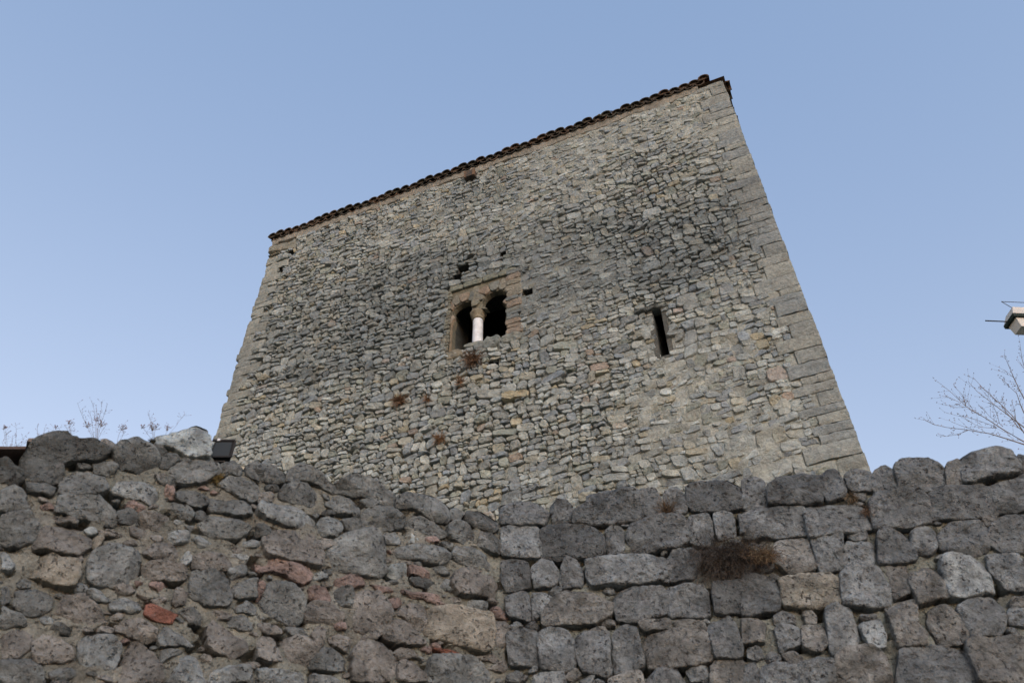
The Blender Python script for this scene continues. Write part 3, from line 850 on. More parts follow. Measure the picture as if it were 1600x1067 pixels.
RIGHT = """
E g 90,290 180,260 330,285 380,340 360,410 200,410 100,400
E g 400,300 440,260 510,260 545,320 530,380 420,390
E d 560,340 640,290 640,220 760,200 950,210 970,330 940,380 700,410 560,400
E g 970,200 1060,190 1090,230 1100,340 1000,350 975,300
E g 1110,210 1190,180 1240,220 1250,320 1200,340 1110,330
E d 1260,180 1330,150 1480,130 1570,160 1590,290 1540,310 1300,320 1265,280
E w 1420,350 1490,320 1540,340 1560,480 1450,500
E g 1265,370 1380,350 1410,400 1425,520 1380,545 1270,510
E g 890,480 920,400 1060,360 1190,360 1250,400 1260,500 1200,550 960,580 890,560
E g 750,450 800,405 860,440 865,560 780,590 755,540
E d 350,450 420,420 640,420 720,480 725,570 690,600 450,615 350,600
E w 100,430 200,420 330,430 340,600 240,610 110,600
E g 100,640 150,630 250,640 280,700 270,800 130,820 100,760
E w 290,690 340,630 410,640 460,720 420,790 300,800
E g 475,680 500,630 560,630 600,690 600,790 480,800 460,760
E w 640,650 750,620 1000,600 1090,610 1110,720 1080,750 900,780 680,790 650,740
E g 1120,640 1180,570 1280,560 1350,600 1300,740 1160,760 1130,720
E g 120,850 240,830 280,870 280,1000 140,980
E w 290,850 350,840 410,860 360,960 290,1000
E b 415,870 500,830 660,840 780,900 770,960 700,1010 540,1030 370,1040 360,970
E g 800,870 860,810 1100,800 1130,860 1120,960 960,1010 830,1000
E g 1130,800 1350,790 1380,850 1395,960 1350,990 1150,980
E d 1410,780 1600,760 1600,950 1430,960
E g 1575,330 1620,330 1620,450 1585,460
G g 140,770 200,750 310,760 330,830 350,960 150,960
G w 330,800 380,750 500,750 550,810 555,960 500,1000 350,980
G g 560,800 620,760 760,760 780,1000 740,1030 600,990 570,900
G g 790,780 860,720 940,750 985,950 940,980 880,990 800,1000
G b 990,830 1020,770 1200,750 1360,760 1410,880 1390,940 1250,970 1030,975
G g 1385,720 1420,670 1510,660 1555,700 1600,850 1590,910 1430,920
G w 300,1040 370,1000 480,1010 500,1090 290,1090
G b 490,1040 560,980 590,1020 540,1067
G b 770,1050 870,1000 960,1000 990,1090 770,1090
G g 1010,1040 1080,970 1180,970 1240,1090 1000,1090
G b 1400,980 1450,925 1600,930 1600,1090 1410,1090
G g 1250,1000 1300,970 1380,970 1400,1060 1280,1067
G b 950,700 1060,680 1150,680 1150,740 1000,760
G b 1170,690 1260,680 1360,700 1370,745 1200,740
G b 620,730 740,720 760,755 640,755
F g 0,260 120,260 145,380 150,440 50,430 0,410
F d 150,320 200,270 330,230 440,250 460,340 440,390 350,410 160,410
F d 450,240 480,205 530,210 590,320 580,360 480,390 465,330
F g 585,230 640,200 720,220 740,260 730,320 640,330 600,300
F g 740,230 800,190 850,220 880,310 850,335 740,320
F g 865,190 920,155 1030,150 1140,190 1150,310 1050,330 900,330 870,240
F b 1150,170 1220,150 1250,230 1240,300 1160,300
F g 1230,150 1280,110 1390,90 1500,105 1560,170 1560,220 1440,250 1260,280
F d 1560,120 1640,105 1640,220 1560,230
F g 0,440 330,420 350,480 365,570 200,590 0,570
F g 355,440 380,410 640,400 720,460 720,540 560,570 390,600 370,520
F g 725,390 760,350 1000,340 1050,400 1060,500 960,530 750,540 732,460
F g 1062,350 1130,310 1380,310 1430,400 1430,460 1200,490 1080,490
F g 1400,310 1500,270 1640,280 1640,440 1450,440
F b 190,620 360,600 420,740 400,770 260,790 170,720
F w 390,610 450,570 560,570 570,760 440,780
F g 590,570 640,540 700,550 705,595 620,600
F w 575,650 600,610 720,610 760,690 740,740 580,770
F d 765,580 850,530 920,560 990,720 860,740 770,740
F g 950,560 1010,520 1080,550 1100,640 1060,690 960,660
F g 1110,580 1180,510 1340,500 1390,560 1390,650 1280,690 1130,660
F g 1400,540 1480,480 1640,470 1640,660 1480,670 1410,620
F y 215,820 480,800 540,840 550,960 420,990 240,980
F w 558,810 600,760 770,760 840,910 840,960 720,990 570,960
F b 797,760 860,745 930,760 950,900 860,940
F b 930,760 1100,740 1160,880 1160,930 1000,965 960,900
F W 1115,740 1150,710 1360,700 1420,880 1410,900 1180,935
F w 1385,700 1550,690 1600,780 1600,880 1500,870 1410,790
F d 0,800 150,810 205,860 205,1000 0,1030
F b 1360,470 1440,470 1460,510 1380,530
H b 0,610 70,600 130,640 120,740 0,750
H g 175,600 220,575 290,590 300,640 190,645
H w 185,670 220,645 320,655 330,750 210,800
H b 340,570 380,555 420,590 420,640 360,630
H b 330,660 460,650 480,760 430,800 340,770
H g 465,560 520,540 600,560 640,640 670,740 620,770 500,815
H W 660,640 780,610 810,700 810,770 720,770
H b 805,540 860,515 985,520 990,640 1040,700 1030,760 880,760
H b 1060,560 1160,550 1240,620 1280,700 1270,750 1130,760 1050,650
H g 1210,560 1290,510 1400,490 1470,560 1490,620 1460,700 1310,720
H w 1500,560 1640,550 1640,660 1520,640
H b 1270,750 1300,730 1640,720 1640,990 1340,990 1300,850
H g 900,800 960,770 1240,770 1310,890 1300,990 890,990
H b 530,830 600,790 720,780 800,830 850,990 530,990
H b 225,820 290,790 340,840 280,880
H g 320,870 420,840 520,850 525,990 330,990
H w 110,890 200,860 310,880 320,990 100,990
H g 30,780 100,770 120,820 80,850 30,830
H g 0,870 60,860 100,900 100,990 0,990
H b 1520,500 1640,490 1640,540 1530,550
"""
LSIL = [(-400, 640), (0, 722), (25, 728), (38, 730), (60, 706), (80, 684), (125, 691), (185, 697), (215, 690), (235, 694), (245, 682), (310, 667), (326, 674), (329, 705), (345, 724), (400, 728), (445, 738), (480, 740), (550, 768), (625, 777), (700, 797), (715, 802), (755, 805), (790, 816)]
RSIL = [(780, 794), (820, 787), (855, 791), (890, 787), (920, 774), (1000, 772), (1030, 770), (1050, 777), (1075, 766), (1130, 757), (1150, 766), (1160, 754), (1250, 744), (1285, 742), (1325, 738), (1395, 739), (1400, 729), (1440, 724), (1475, 732), (1500, 722), (1540, 709), (1580, 717), (1600, 714), (2200, 640)]

CORNER = Vector((math.sin(math.radians(-1.0)) * 5.0, 5.0, 0))
LPl = Plane(CORNER, horiz(4370)); RPl = Plane(CORNER, -horiz(-9768))

def inside(p, x, y):
    c = False; j = len(p) - 1
    for i in range(len(p)):
        if (p[i][1] > y) != (p[j][1] > y) and x < (p[j][0] - p[i][0]) * (y - p[i][1]) / (p[j][1] - p[i][1]) + p[i][0]: c = not c
        j = i
    return c

def front_wall(pl, data, sil, u0, u1, mat, pal, label, side, name):
    T = empty(name, pl.P((u0 + u1) / 2, 0), label, 'wall')
    prof = sorted(pl.uv(x, y + 9) for x, y in sil)
    def topf(u):
        if u <= prof[0][0]: return prof[0][1]
        for a_, b_ in zip(prof, prof[1:]):
            if a_[0] <= u <= b_[0]: return a_[1] + (b_[1] - a_[1]) * (u - a_[0]) / max(1e-6, b_[0] - a_[0])
        return prof[-1][1]
    polys = []
    for ln in data.strip().split('\n'):
        t = ln.split(); ox, oy, sc = TR[t[0]]
        polys.append((t[1], [pl.uv(ox + float(a) / sc, oy + float(b) / sc) for a, b in (q.split(',') for q in t[2:])]))
    mott = lambda u, v: fbm(u * 1.1, v * 1.1, 21 + side)
    def mdep(u, v):
        d = (-.012 if side else 0) + .034 * fbm(u * 4, v * 4, 3 + side, 4) + .008 * fbm(u * 28, v * 28, 2, 2)
        k = fbm(u * 6, v * 9, 31, 2)
        return d - (.10 * min(1, max(0, k - .22) * 5))
    def mcol(u, v):
        c = mixc(pal['m'], pal['m2'], max(0, min(1, .5 + .9 * mott(u, v))))
        return lum(c, 1 + .2 * fbm(u * 6, v * 6, 7))
    G = Geo(); vm = 2.9
    grid_wall(G, pl, u0, u1, vm, 5.6, .024, topf, mdep, mcol)
    grid_wall(G, pl, u0, u1, 0, vm, .12, lambda u: 9, lambda u, v: -.04, mcol)
    # top and thickness behind
    n = 120; th = .62; vs = []; fs = []
    for i in range(n + 1):
        u = u0 + (u1 - u0) * i / n; t = topf(u) - .01
        vs += [pl.P(u, t, -.06), pl.P(u, t - .03, -th * .5), pl.P(u, t - .08, -th), pl.P(u, 0, -th)]
    for i in range(n):
        for k in range(3): b = i * 4 + k; fs.append((b, b + 4, b + 5, b + 1))
    fs += [(0, 1, 2, 3), (n * 4 + 3, n * 4 + 2, n * 4 + 1, n * 4)]
    G.add(vs, fs, pal['m'])
    par(link('mortar', G.mesh('mortar', M_mort)), T)
    RG = [(1.0, -.10), (1.0, .2), (.998, .62), (.985, .86), (.95, .96), (.86, 1.0), (.72, 1.02), (.55, 1.0), (.38, 1.02), (.2, 1.0)]
    def colour(k, u, v):
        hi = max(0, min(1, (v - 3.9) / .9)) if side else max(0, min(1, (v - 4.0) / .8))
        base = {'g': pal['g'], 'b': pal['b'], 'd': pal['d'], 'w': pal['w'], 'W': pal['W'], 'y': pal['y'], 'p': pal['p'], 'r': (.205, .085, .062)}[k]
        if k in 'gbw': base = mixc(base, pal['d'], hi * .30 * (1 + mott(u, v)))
        return lum(base, rnd(.90, 1.18))
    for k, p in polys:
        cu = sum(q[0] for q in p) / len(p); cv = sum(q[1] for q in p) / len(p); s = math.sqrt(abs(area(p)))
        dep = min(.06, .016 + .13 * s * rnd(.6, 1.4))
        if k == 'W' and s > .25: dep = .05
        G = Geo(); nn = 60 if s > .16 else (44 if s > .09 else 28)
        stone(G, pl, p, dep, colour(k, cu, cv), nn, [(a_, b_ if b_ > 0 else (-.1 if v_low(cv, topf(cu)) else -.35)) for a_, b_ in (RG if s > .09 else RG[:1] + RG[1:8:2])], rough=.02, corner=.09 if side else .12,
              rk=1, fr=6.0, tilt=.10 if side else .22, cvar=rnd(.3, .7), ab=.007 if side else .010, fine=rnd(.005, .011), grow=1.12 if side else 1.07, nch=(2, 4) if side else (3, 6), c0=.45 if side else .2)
        par(link('stone', G.mesh('stone', mat), None, label=('orange red brick coloured stone' if k == 'r' and s > .1 else 'thin red tile fragment' if k == 'r' else None)), T)
    # small stones pressed into the mortar between the big ones
    st = .012; occ = set()
    for k, p in polys:
        x0 = min(q[0] for q in p); x1 = max(q[0] for q in p); y0 = min(q[1] for q in p); y1 = max(q[1] for q in p)
        i = int(x0 / st) - 1
        for i in range(int(math.floor(x0 / st)), int(x1 / st) + 1):
            for j in range(int(y0 / st), int(y1 / st) + 1):
                if inside(p, i * st, j * st): occ.add((i, j))
    cnt = 0; vmin = pl.uv(800, 1090)[1] if side else 3.2
    rr = .075
    for tr in range(14000):
        if tr % 2000 == 1999: rr *= .80
        px_, py_ = (rnd(-20, 782) if side == 0 else rnd(795, 1620)), rnd(690, 1085)
        u, v = pl.uv(px_, py_)
        if v > topf(u) - rr * .6: continue
        a_ = rr * rnd(.8, 1.2); b_ = a_ * rnd(.38, .7); rot = rnd(-.3, .3)
        pts = []
        for k in range(9):
            t = 2 * math.pi * k / 9; q_ = rnd(.8, 1.15)
            x, y = a_ * q_ * math.cos(t), b_ * q_ * math.sin(t); pts.append((u + x * math.cos(rot) - y * math.sin(rot), v + x * math.sin(rot) + y * math.cos(rot)))
        chk = pts + [(u + (x - u) * .5, v + (y - v) * .5) for x, y in pts] + [(u, v)]
        if any((int(math.floor(x / st + .5)), int(math.floor(y / st + .5))) in occ for x, y in chk): continue
        if cnt > (110 if side == 0 else 60): break
        cnt += 1
        x0 = min(q[0] for q in pts); x1 = max(q[0] for q in pts); y0 = min(q[1] for q in pts); y1 = max(q[1] for q in pts)
        for i in range(int(math.floor(x0 / st)), int(x1 / st) + 2):
            for j in range(int(math.floor(y0 / st)), int(y1 / st) + 2):
                if inside(pts, i * st, j * st): occ.add((i, j))
        G = Geo(); stone(G, pl, pts, .012 + a_ * rnd(.1, .35), colour(random.choice('ggbbwpd' if side == 0 else 'ggbwgd'), u, v), 18, RG[:1] + RG[1:8:2], back=-.08, rough=.1, corner=.15, rk=1, fr=12, tilt=.4, cvar=.4, ab=.010, fine=.006)
        par(link('small_stone', G.mesh('small_stone', mat)), T)
    print(name, 'traced', len(polys), 'small', cnt)
    # the rest of the wall, out of the picture
    seeds = []; v = .1
    while v < 5.4:
        h = rnd(.16, .26); u = u0
        while u < u1:
            wd = h * rnd(1.0, 1.9); seeds.append((u + wd / 2, v + h / 2 + rnd(-.03, .03), (h * .4) ** 2, 0)); u += wd
        v += h
    G = Geo()
    for i, p in power_cells(seeds, .7, lambda u, v: .014):
        cu = sum(q[0] for q in p) / len(p); cv = sum(q[1] for q in p) / len(p)
        if cv > topf(cu) - .03 or max(q[0] for q in p) > u1 or min(q[0] for q in p) < u0: continue
        ps = [pl.px(*q) for q in p]
        if any(-30 < q[0] < 1630 and q[1] < 1085 for q in ps): continue
        stone(G, pl, p, rnd(.03, .06), colour(random.choice('gggbbwd'), cu, cv), 14, [(1, -.08), (1, .3), (.9, .85), (.6, 1)], rough=.15, corner=.2, tilt=.2)
    par(link('coarse_rubble', G.mesh('coarse_rubble', mat), None, kind='stuff'), T)
    return T, topf
def v_low(v, t): return v < t - .25
palL = dict(g=(.172, .163, .157), b=(.205, .176, .160), d=(.118, .112, .108), w=(.235, .226, .222), W=(.33, .325, .32), y=(.255, .212, .175), p=(.245, .168, .148), m=(.20, .19, .165), m2=(.215, .195, .172))
palR = dict(g=(.172, .168, .168), b=(.195, .178, .165), d=(.120, .118, .119), w=(.225, .222, .224), W=(.285, .282, .282), y=(.225, .198, .168), p=(.22, .175, .155), m=(.19, .184, .168), m2=(.225, .215, .18))
WL, topL = front_wall(LPl, LEFT, LSIL, -6.5, .35, M_left, palL, 'crumbling brown fieldstone wall on the left, its broken top descending to the inner corner', 0, 'rubble_wall')
WR, topR = front_wall(RPl, RIGHT, RSIL, -.35, 9.0, M_right, palR, 'lichened grey wall of squared blocks in level courses, right of the inner corner', 1, 'block_wall')

# ================================================================== SMALL THINGS
def at(pl, x, y, off=0.0):
    u, v = pl.uv(x, y, off); return pl.P(u, v, off)
def at_depth(x, y, dist):
    return C + ray(x, y) * dist

# dry tufts: thin curling stems from one root
def tuft(name, root, outw, n, length, colr, label, group=None, spread=1.0, up=.3, rad=.0016, cat='plant', droop=.4, col2=None, rs=.12):
    G = Geo()
    for i in range(n):
        d = (outw * rnd(.1, 1) + Vector((rnd(-1, 1), rnd(-1, 1), rnd(-1, 1))) * spread + Vector((0, 0, up))).normalized()
        L_ = length * rnd(.4, 1); p = root + Vector((random.gauss(0, .75) * 1.3, rnd(-1, 1) * .25, random.gauss(0, .6) * .7)) * length * rs; pts = [p]
        for k in range(5):
            d = (d + Vector((rnd(-.35, .35), rnd(-.35, .35), rnd(-.35, .35) - droop * .25))).normalized(); p = p + d * L_ / 5; pts.append(p)
        c_ = colr if not col2 or random.random() < .6 else col2
        G.tube(pts, [rad * q_ for q_ in (1, 1, .9, .8, .6, .3)], lum(c_, rnd(.6, 1.3)), 3)
    me = G.mesh(name, M_plant); o = link(name, me)
    for v_ in me.vertices: v_.co -= root
    o.location = root; o['label'] = label; o['category'] = cat
    if group: o['group'] = group
    return o
straw = (.26, .17, .085); brown = (.13, .09, .06); rustc = (.17, .115, .075)
tuft('dry_shrub', at(RPl, 1148, 872, .0), RPl.N, 2200, .22, (.062, .056, .050), 'large dark withered shrub sprawling over the middle courses of the grey block wall', spread=1.0, up=-.35, rad=.0011, col2=(.075, .066, .056), rs=.55)
tuft('dry_tuft', at(RPl, 1192, 868, .09), RPl.N, 320, .10, (.17, .13, .08), 'golden brown tuft at the right edge of the dark shrub', spread=1.0, rad=.0012, col2=brown, rs=.5, up=0)
tuft('dry_tuft', at(RPl, 1042, 800, .02), RPl.N, 140, .14, (.16, .12, .08), 'small brown grass tuft in the top course of the block wall left of centre', spread=.7, up=.6, rad=.0012)
tuft('dry_tuft', at(RPl, 1328, 775, .03), RPl.N, 130, .10, (.15, .12, .08), 'straw coloured tuft under the top stones of the block wall, below the tower foot', spread=.8, rad=.0012, up=-.4)
tuft('dry_tuft', at(RPl, 1356, 795, .03), RPl.N, 110, .11, (.14, .10, .07), 'thin brown tuft hanging beside a joint near the top of the block wall', spread=.8, rad=.0011, up=-.7)
tuft('dry_tuft', at(LPl, 337, 748, .03), LPl.N, 130, .07, (.20, .16, .07), 'yellowish moss tuft under the floodlight on the brown wall', spread=.9, rad=.0012)
tuft('moss_clump', at(LPl, 152, 693, -.02), LPl.N, 200, .035, (.05, .055, .035), 'dark moss clump at the foot of the tallest dry stalk', spread=.9, rad=.0014, cat='moss')
tuft('moss_clump', at(LPl, 238, 692, -.02), LPl.N, 200, .04, (.055, .055, .04), 'dark moss clump in the gap left of the white boulder', spread=.9, rad=.0014, cat='moss')
tuft('dry_tuft', TP.P(*TP.uv(742, 566), .05), TP.N, 260, .24, rustc, 'rusty dry bush under the twin window column', spread=.9, rad=.004, up=0)
tuft('dry_tuft', TP.P(*TP.uv(627, 630), .04), TP.N, 200, .18, rustc, 'round reddish dry bush lower left of the twin window', spread=.9, rad=.004, up=.2)
tuft('dry_tuft', TP.P(*TP.uv(722, 600), .03), TP.N, 110, .18, (.24, .16, .10), 'faint brown grass just below the rusty bush on the tower', spread=1.0, rad=.003)
tuft('dry_tuft', TP.P(*TP.uv(691, 690), .04), TP.N, 130, .16, (.25, .16, .09), 'lowest brown tuft on the tower face above the brown wall', spread=.9, rad=.0035)
tuft('dry_tuft', TP.P(*TP.uv(670, 627), .03), TP.N, 70, .13, (.24, .16, .10), 'little brown tuft right of the round reddish bush on the tower', spread=.9, rad=.003)

# dry flower stalks on the broken top
def stalk(base, tips, label, heads, cat='plant', off=-.12, sc=1.0):
    b = at(LPl, base[0], base[1] + 6, off); T = empty('dry_stalk', b, label, cat, 'dry stalks on the brown wall')
    G = Geo(); Hd = Geo(); cg = (.17, .14, .12)
    for (x, y) in tips:
        e_ = at(LPl, x, y, off + rnd(-.08, .08)); m_ = b.lerp(e_, .5) + Vector((rnd(-.012, .012), 0, rnd(0, .012)))
        pts = [b, b.lerp(m_, .5) + Vector((rnd(-.004, .004), 0, 0)), m_, m_.lerp(e_, .5) + Vector((rnd(-.006, .006), 0, .004)), e_]
        G.tube(pts, [.0011, .001, .0009, .0008, .0006], cg, 3)
        for _ in range(7):
            t = rnd(.35, 1); p = (pts[2].lerp(pts[4], (t - .35) / .65)); q_ = p + Vector((rnd(-1, 1), rnd(-.6, .6), rnd(.1, 1))).normalized() * rnd(.012, .04) * sc
            G.tube([p, q_], [.0005, .0004], cg, 3); Hd.tube([q_, q_ + (q_ - p).normalized() * rnd(.004, .009)], [.0016, .001], (.16, .11, .10), 4)
    for (x, y, r) in heads:
        c_ = at(LPl, x, y, off)
        for _ in range(int(26 * r / 8)):
            d = Vector((rnd(-1, 1), rnd(-1, 1), rnd(-.4, 1))).normalized(); e_ = c_ + d * rnd(.3, 1) * r * .0034
            G.tube([c_ - Vector((0, 0, r * .003)), e_], [.0005, .0005], cg, 3); Hd.tube([e_, e_ + d * .006], [.0022, .0014], lum((.20, .12, .11), rnd(.7, 1.2)), 4)
    par(link('stems', G.mesh('stems', M_plant)), T); par(link('seed_heads', Hd.mesh('seed_heads', M_plant), kind='stuff'), T)
stalk((150, 690), [(121, 629), (138, 640), (143, 625), (150, 632), (160, 625), (168, 630), (158, 650), (135, 662), (165, 665)], 'tallest branching dry stalk above the dark boulder', [(137, 664, 7), (160, 662, 8), (150, 655, 5)])
stalk((183, 688), [(192, 664), (193, 672)], 'single dry stalk with one round seed head, between two boulders', [(192, 668, 7)])
stalk((240, 684), [(231, 643), (247, 661), (222, 668), (238, 660)], 'dry stalk with a double seed head left of the white boulder', [(240, 667, 10), (222, 667, 5)])
stalk((256, 682), [(291, 645), (262, 668)], 'thin stalk leaning right over the white boulder', [(262, 669, 6)])
stalk((112, 688), [(108, 658), (100, 663), (109, 670)], 'short faint stalk left of the tallest one', [(108, 660, 4)])
stalk((60, 712), [(85, 668), (97, 663), (70, 668), (58, 665), (72, 680), (80, 678)], 'spindly weed standing over the pink slab', [(88, 668, 4)])
stalk((15, 722), [(5, 668), (8, 672), (25, 663), (20, 680), (30, 692), (3, 690), (40, 680), (45, 700)], 'faint bushy weed at the far left over the dark plank', [(7, 668, 5)])

# slab and plank lying on the wall head
def plank(name, x0, y0, x1, y1, colr, m, label, cat, hz=.012, hd=.09, off=-.05):
    a_ = at(LPl, x0, y0, off); b_ = at(LPl, x1, y1, off); G = Geo()
    ax = (b_ - a_) / 2; n = 10; vs = []; fs = []
    for i in range(n + 1):
        c_ = a_.lerp(b_, i / n)
        for (dy, dz) in ((-1, -1), (1, -1), (1, 1), (-1, 1)):
            vs.append(c_ + LPl.N * dy * hd * (1 + .1 * fbm(i, dy)) + Vector((0, 0, dz * hz * (1 + .25 * fbm(i * .9, dz * 3, 1)))))
    for i in range(n):
        for k in range(4): fs.append((i * 4 + k, i * 4 + (k + 1) % 4, i * 4 + 4 + (k + 1) % 4, i * 4 + 4 + k))
    fs += [(3, 2, 1, 0), (n * 4, n * 4 + 1, n * 4 + 2, n * 4 + 3)]
    mid = (a_ + b_) / 2; G.add([v_ - mid for v_ in vs], fs, colr); o = link(name, G.mesh(name, m)); o.location = mid
    o['label'] = label; o['category'] = cat
plank('stone_slab', 41, 701, 84, 699, (.20, .145, .125), M_left, 'thin pinkish slab sticking out left from the dark boulder on the wall head', 'slab', .011)
plank('wooden_plank', -60, 714, 38, 713, (.07, .055, .052), M_wood, 'dark narrow plank at the left edge, bridging a gap in the wall head', 'plank', .009)

# floodlight
def floodlight():
    c_ = at(LPl, 344, 706, -.10)
    T = empty('floodlight', c_ - Vector((0, 0, .06)), 'small black floodlight on the brown wall in front of the tower corner', 'floodlight')
    X = (at(LPl, 362, 706, -.12) - at(LPl, 328, 706, -.12)).normalized(); Z = Vector((0, 0, 1)); Yv = X.cross(Z).normalized()
    if Yv.dot(C - c_) < 0: Yv = -Yv
    # tilt back a little
    A = Yv; U_ = Z
    G = Geo(); hw, hh, hd = .070, .062, .035
    def fr(p, u, v, w_): return p + X * u + U_ * v + A * w_
    G = Geo(); vs = [fr(c_, -hw * 1.12, -hh, -.02), fr(c_, hw * 1.1, -hh, -.02), fr(c_, hw * 1.1, hh, -.02), fr(c_, -hw * .8, hh * .9, -.02),
                     fr(c_, -hw * .85, -hh * 1.0, hd), fr(c_, hw, -hh * 1.0, hd), fr(c_, hw * .95, hh, hd), fr(c_, -hw * .7, hh, hd)]
    G.add(vs, [(0, 3, 2, 1), (0, 1, 5, 4), (1, 2, 6, 5), (2, 3, 7, 6), (3, 0, 4, 7), (4, 5, 6, 7)], (.012, .013, .015))
    par(link('housing', G.mesh('housing', M_black)), T)
    G = Geo(); q_ = [fr(c_, -hw * .76, -hh * .85, hd + .003), fr(c_, hw * .80, -hh * .85, hd + .003), fr(c_, hw * .76, hh * .82, hd + .003), fr(c_, -hw * .62, hh * .82, hd + .003)]
    G.add(q_ + [p - A * .002 for p in q_], [(0, 1, 2, 3), (7, 6, 5, 4), (0, 4, 5, 1), (1, 5, 6, 2), (2, 6, 7, 3), (3, 7, 4, 0)], (.02, .03, .04)); par(link('glass', G.mesh('glass', mg)), T)
    G = Geo()
    for (p, ax) in ((fr(c_, 0, hh + .003, hd + .002), (X * hw, A * .006, U_ * .006)), (fr(c_, hw + .002, 0, hd + .002), (X * .006, A * .006, U_ * hh)), (fr(c_, 0, -hh, hd + .002), (X * hw, A * .006, U_ * .005))): G.box(p, ax, (.02, .021, .023))
    par(link('front_rim', G.mesh('front_rim', M_black)), T)
    G = Geo(); G.box(fr(c_, -hw * .48, hh + .002, hd + .01), (X * .009, A * .005, U_ * .008), (.55, .58, .62)); par(link('clip', G.mesh('clip', M_plain)), T)
    G = Geo(); G.box(fr(c_, 0, -hh - .02, 0), (X * .045, A * .018, U_ * .004), (.03, .03, .03)); G.box(fr(c_, -.045, -hh * .6, 0), (X * .004, A * .012, U_ * .03), (.03, .03, .03)); G.box(fr(c_, .045, -hh * .6, 0), (X * .004, A * .012, U_ * .03), (.03, .03, .03))
    par(link('bracket', G.mesh('bracket', M_black)), T)
floodlight()

# street lamp at the right edge
def street_lamp():
    z = 8.2
    def on(x, y, zz): r = ray(x, y); t = (zz - C.z) / r.z; return C + r * t
    near = on(1583.5, 491, z); far = on(1569, 512, z); A = (far - near); L_ = A.length; A.normalize()
    Bx = Vector((A.y, -A.x, 0)); Z = Vector((0, 0, 1)); wd = .55
    if Bx.x < 0: Bx = -Bx
    c_ = near + A * L_ / 2 + Bx * wd / 2
    base = c_ + Bx * 1.9; base.z = 0
    T = empty('street_lamp', base, 'boxy cream street lamp head with a dark green band, at the right edge', 'street lamp')
    def P_(name, boxes, m, colr):
        G = Geo()
        for (o_, ax, tp) in boxes: G.box(o_, ax, colr, tp)
        par(link(name, G.mesh(name, m)), T)
    P_('frame_band', [(c_, (Bx * wd / 2, A * L_ / 2, Z * .022), 1)], M_plain, (.018, .03, .024))
    P_('cover', [(c_ + Z * .09, (Bx * wd * .49, A * L_ * .49, Z * .065), .75)], M_plain, (.50, .50, .47))
    P_('diffuser', [(c_ - Z * .085 - Bx * .145, (Bx * .10, A * L_ * .38, -Z * .062), .86), (c_ - Z * .085 + Bx * .10, (Bx * .10, A * L_ * .38, -Z * .062), .86)], M_plain, (.55, .56, .53))
    G = Geo(); r0 = near + A * L_ * .55 - Bx * .005; G.tube([r0, r0 - Bx * .26], [.008, .008], (.03, .04, .05)); par(link('side_rod', G.mesh('side_rod', M_black)), T)
    G = Geo(); t_ = near + Z * .26 + A * .05 + Bx * .0; G.tube([t_, t_ + Bx * .5], .004, (.05, .05, .05)); G.tube([t_, near + Z * .02 + Bx * .16 + A * .03], .004, (.05, .05, .05)); G.tube([t_ + Bx * .5, near + Z * .02 + Bx * .40 + A * .03], .004, (.05, .05, .05))
    par(link('bird_wire', G.mesh('bird_wire', M_black)), T)
    G = Geo(); G.tube([c_ + Bx * wd * .5, c_ + Bx * 1.5 + Z * .02, c_ + Bx * 1.85 - Z * .15, base + Z * 5, base], [.03, .035, .045, .06, .08], (.03, .045, .035), 10); par(link('pole', G.mesh('pole', M_plain, True)), T)
street_lamp()

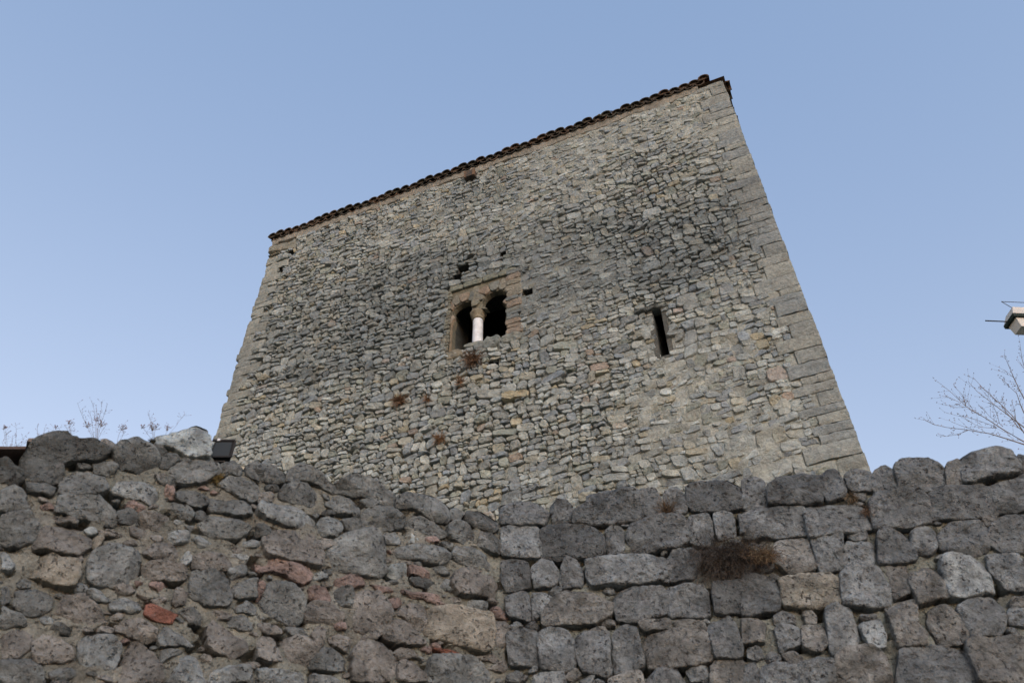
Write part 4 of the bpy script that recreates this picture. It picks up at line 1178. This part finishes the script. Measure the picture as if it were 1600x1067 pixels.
# bare tree beyond the right wall
def bare_tree():
    tr = lambda l: [(1400 + x / 3.555, 420 + y / 3.555) for x, y in l]
    B_ = [[(230, 625), (300, 680), (390, 765), (500, 830), (600, 895), (711, 960), (1000, 1100)], [(150, 835), (210, 865), (280, 880), (400, 895), (520, 915), (620, 945), (711, 975), (1000, 1105)],
          [(400, 625), (450, 680), (540, 750), (620, 810), (711, 880), (1020, 1080)], [(430, 605), (500, 680), (580, 750), (660, 830), (711, 910), (1000, 1110)],
          [(600, 480), (640, 570), (680, 660), (711, 720), (1000, 1080)], [(690, 430), (700, 500), (720, 570), (800, 760), (1020, 1080)],
          [(590, 610), (630, 655), (670, 690), (690, 750), (711, 800), (800, 900), (1010, 1100)], [(560, 720), (610, 790), (680, 880), (760, 950), (1000, 1108)]]
    twigs = [[(280, 800), (340, 815), (400, 825), (480, 850), (560, 880)], [(270, 755), (340, 770), (390, 768)], [(255, 705), (310, 720), (360, 745)], [(235, 920), (280, 930), (340, 920), (400, 897)],
             [(400, 840), (440, 865), (480, 880), (560, 885)], [(350, 690), (400, 740), (440, 800), (470, 815)], [(520, 720), (560, 800), (575, 860)], [(640, 730), (660, 790), (665, 830)], [(470, 760), (520, 820), (560, 850)], [(600, 560), (650, 600), (670, 640)],
             [(310, 850), (360, 870), (420, 890)], [(480, 660), (520, 690), (560, 740)], [(320, 650), (370, 700), (390, 760)]]
    base = at_depth(1900, 900, 10.5); base.z = 0
    T = empty('bare_tree', base, 'leafless tree with thin budding branches reaching in from the right above the block wall', 'tree')
    fork = at_depth(*tr([(1080, 1160)])[0], 9.8)
    G = Geo(); G.tube([base, base + (fork - base) * .5 + Vector((.08, 0, 0)), fork], [.13, .10, .07], (.13, .115, .10), 10); par(link('trunk', G.mesh('trunk', M_wood, True)), T)
    def branch(l, dist, r0, r1, tail):
        G = Geo(); pts = [at_depth(x, y, dist) for x, y in tr(l)]
        if tail: pts.append(fork)
        n = len(pts); rad = [r0 + (r1 - r0) * (i / (n - 1)) ** 1.4 for i in range(n)]
        cb = (.21, .195, .19); G.tube(pts, rad, cb, 5)
        for i in range(n - (2 if tail else 0)):
            if tail and i > n - 3: break
            seg = pts[min(i + 1, n - 1)] - pts[i]
            for _ in range(3 if tail else 2):
                p = pts[i] + seg * rnd(0, 1); d = (-seg.normalized() * rnd(.4, 1) + Vector((rnd(-1, 1), rnd(-1, 1), rnd(-.4, 1))) * .7).normalized(); q_ = p + d * rnd(.03, .16)
                m_ = p.lerp(q_, .5) + Vector((rnd(-.01, .01), rnd(-.01, .01), rnd(-.01, .01)))
                G.tube([p, m_, q_], [.0013, .0011, .0007], cb, 3)
                for b_ in (m_, q_): G.tube([b_, b_ + Vector((rnd(-1, 1), rnd(-1, 1), rnd(0, 1))).normalized() * .016], [.0034, .0016], (.17, .13, .125), 4)
        par(link('branch', G.mesh('branch', M_wood)), T)
    for i, l in enumerate(B_): branch(l, 9.6 + rnd(-.3, .3), .0014, .010, True)
    for l in twigs: branch(l, 9.6 + rnd(-.3, .3), .0012, .0024, False)
bare_tree()
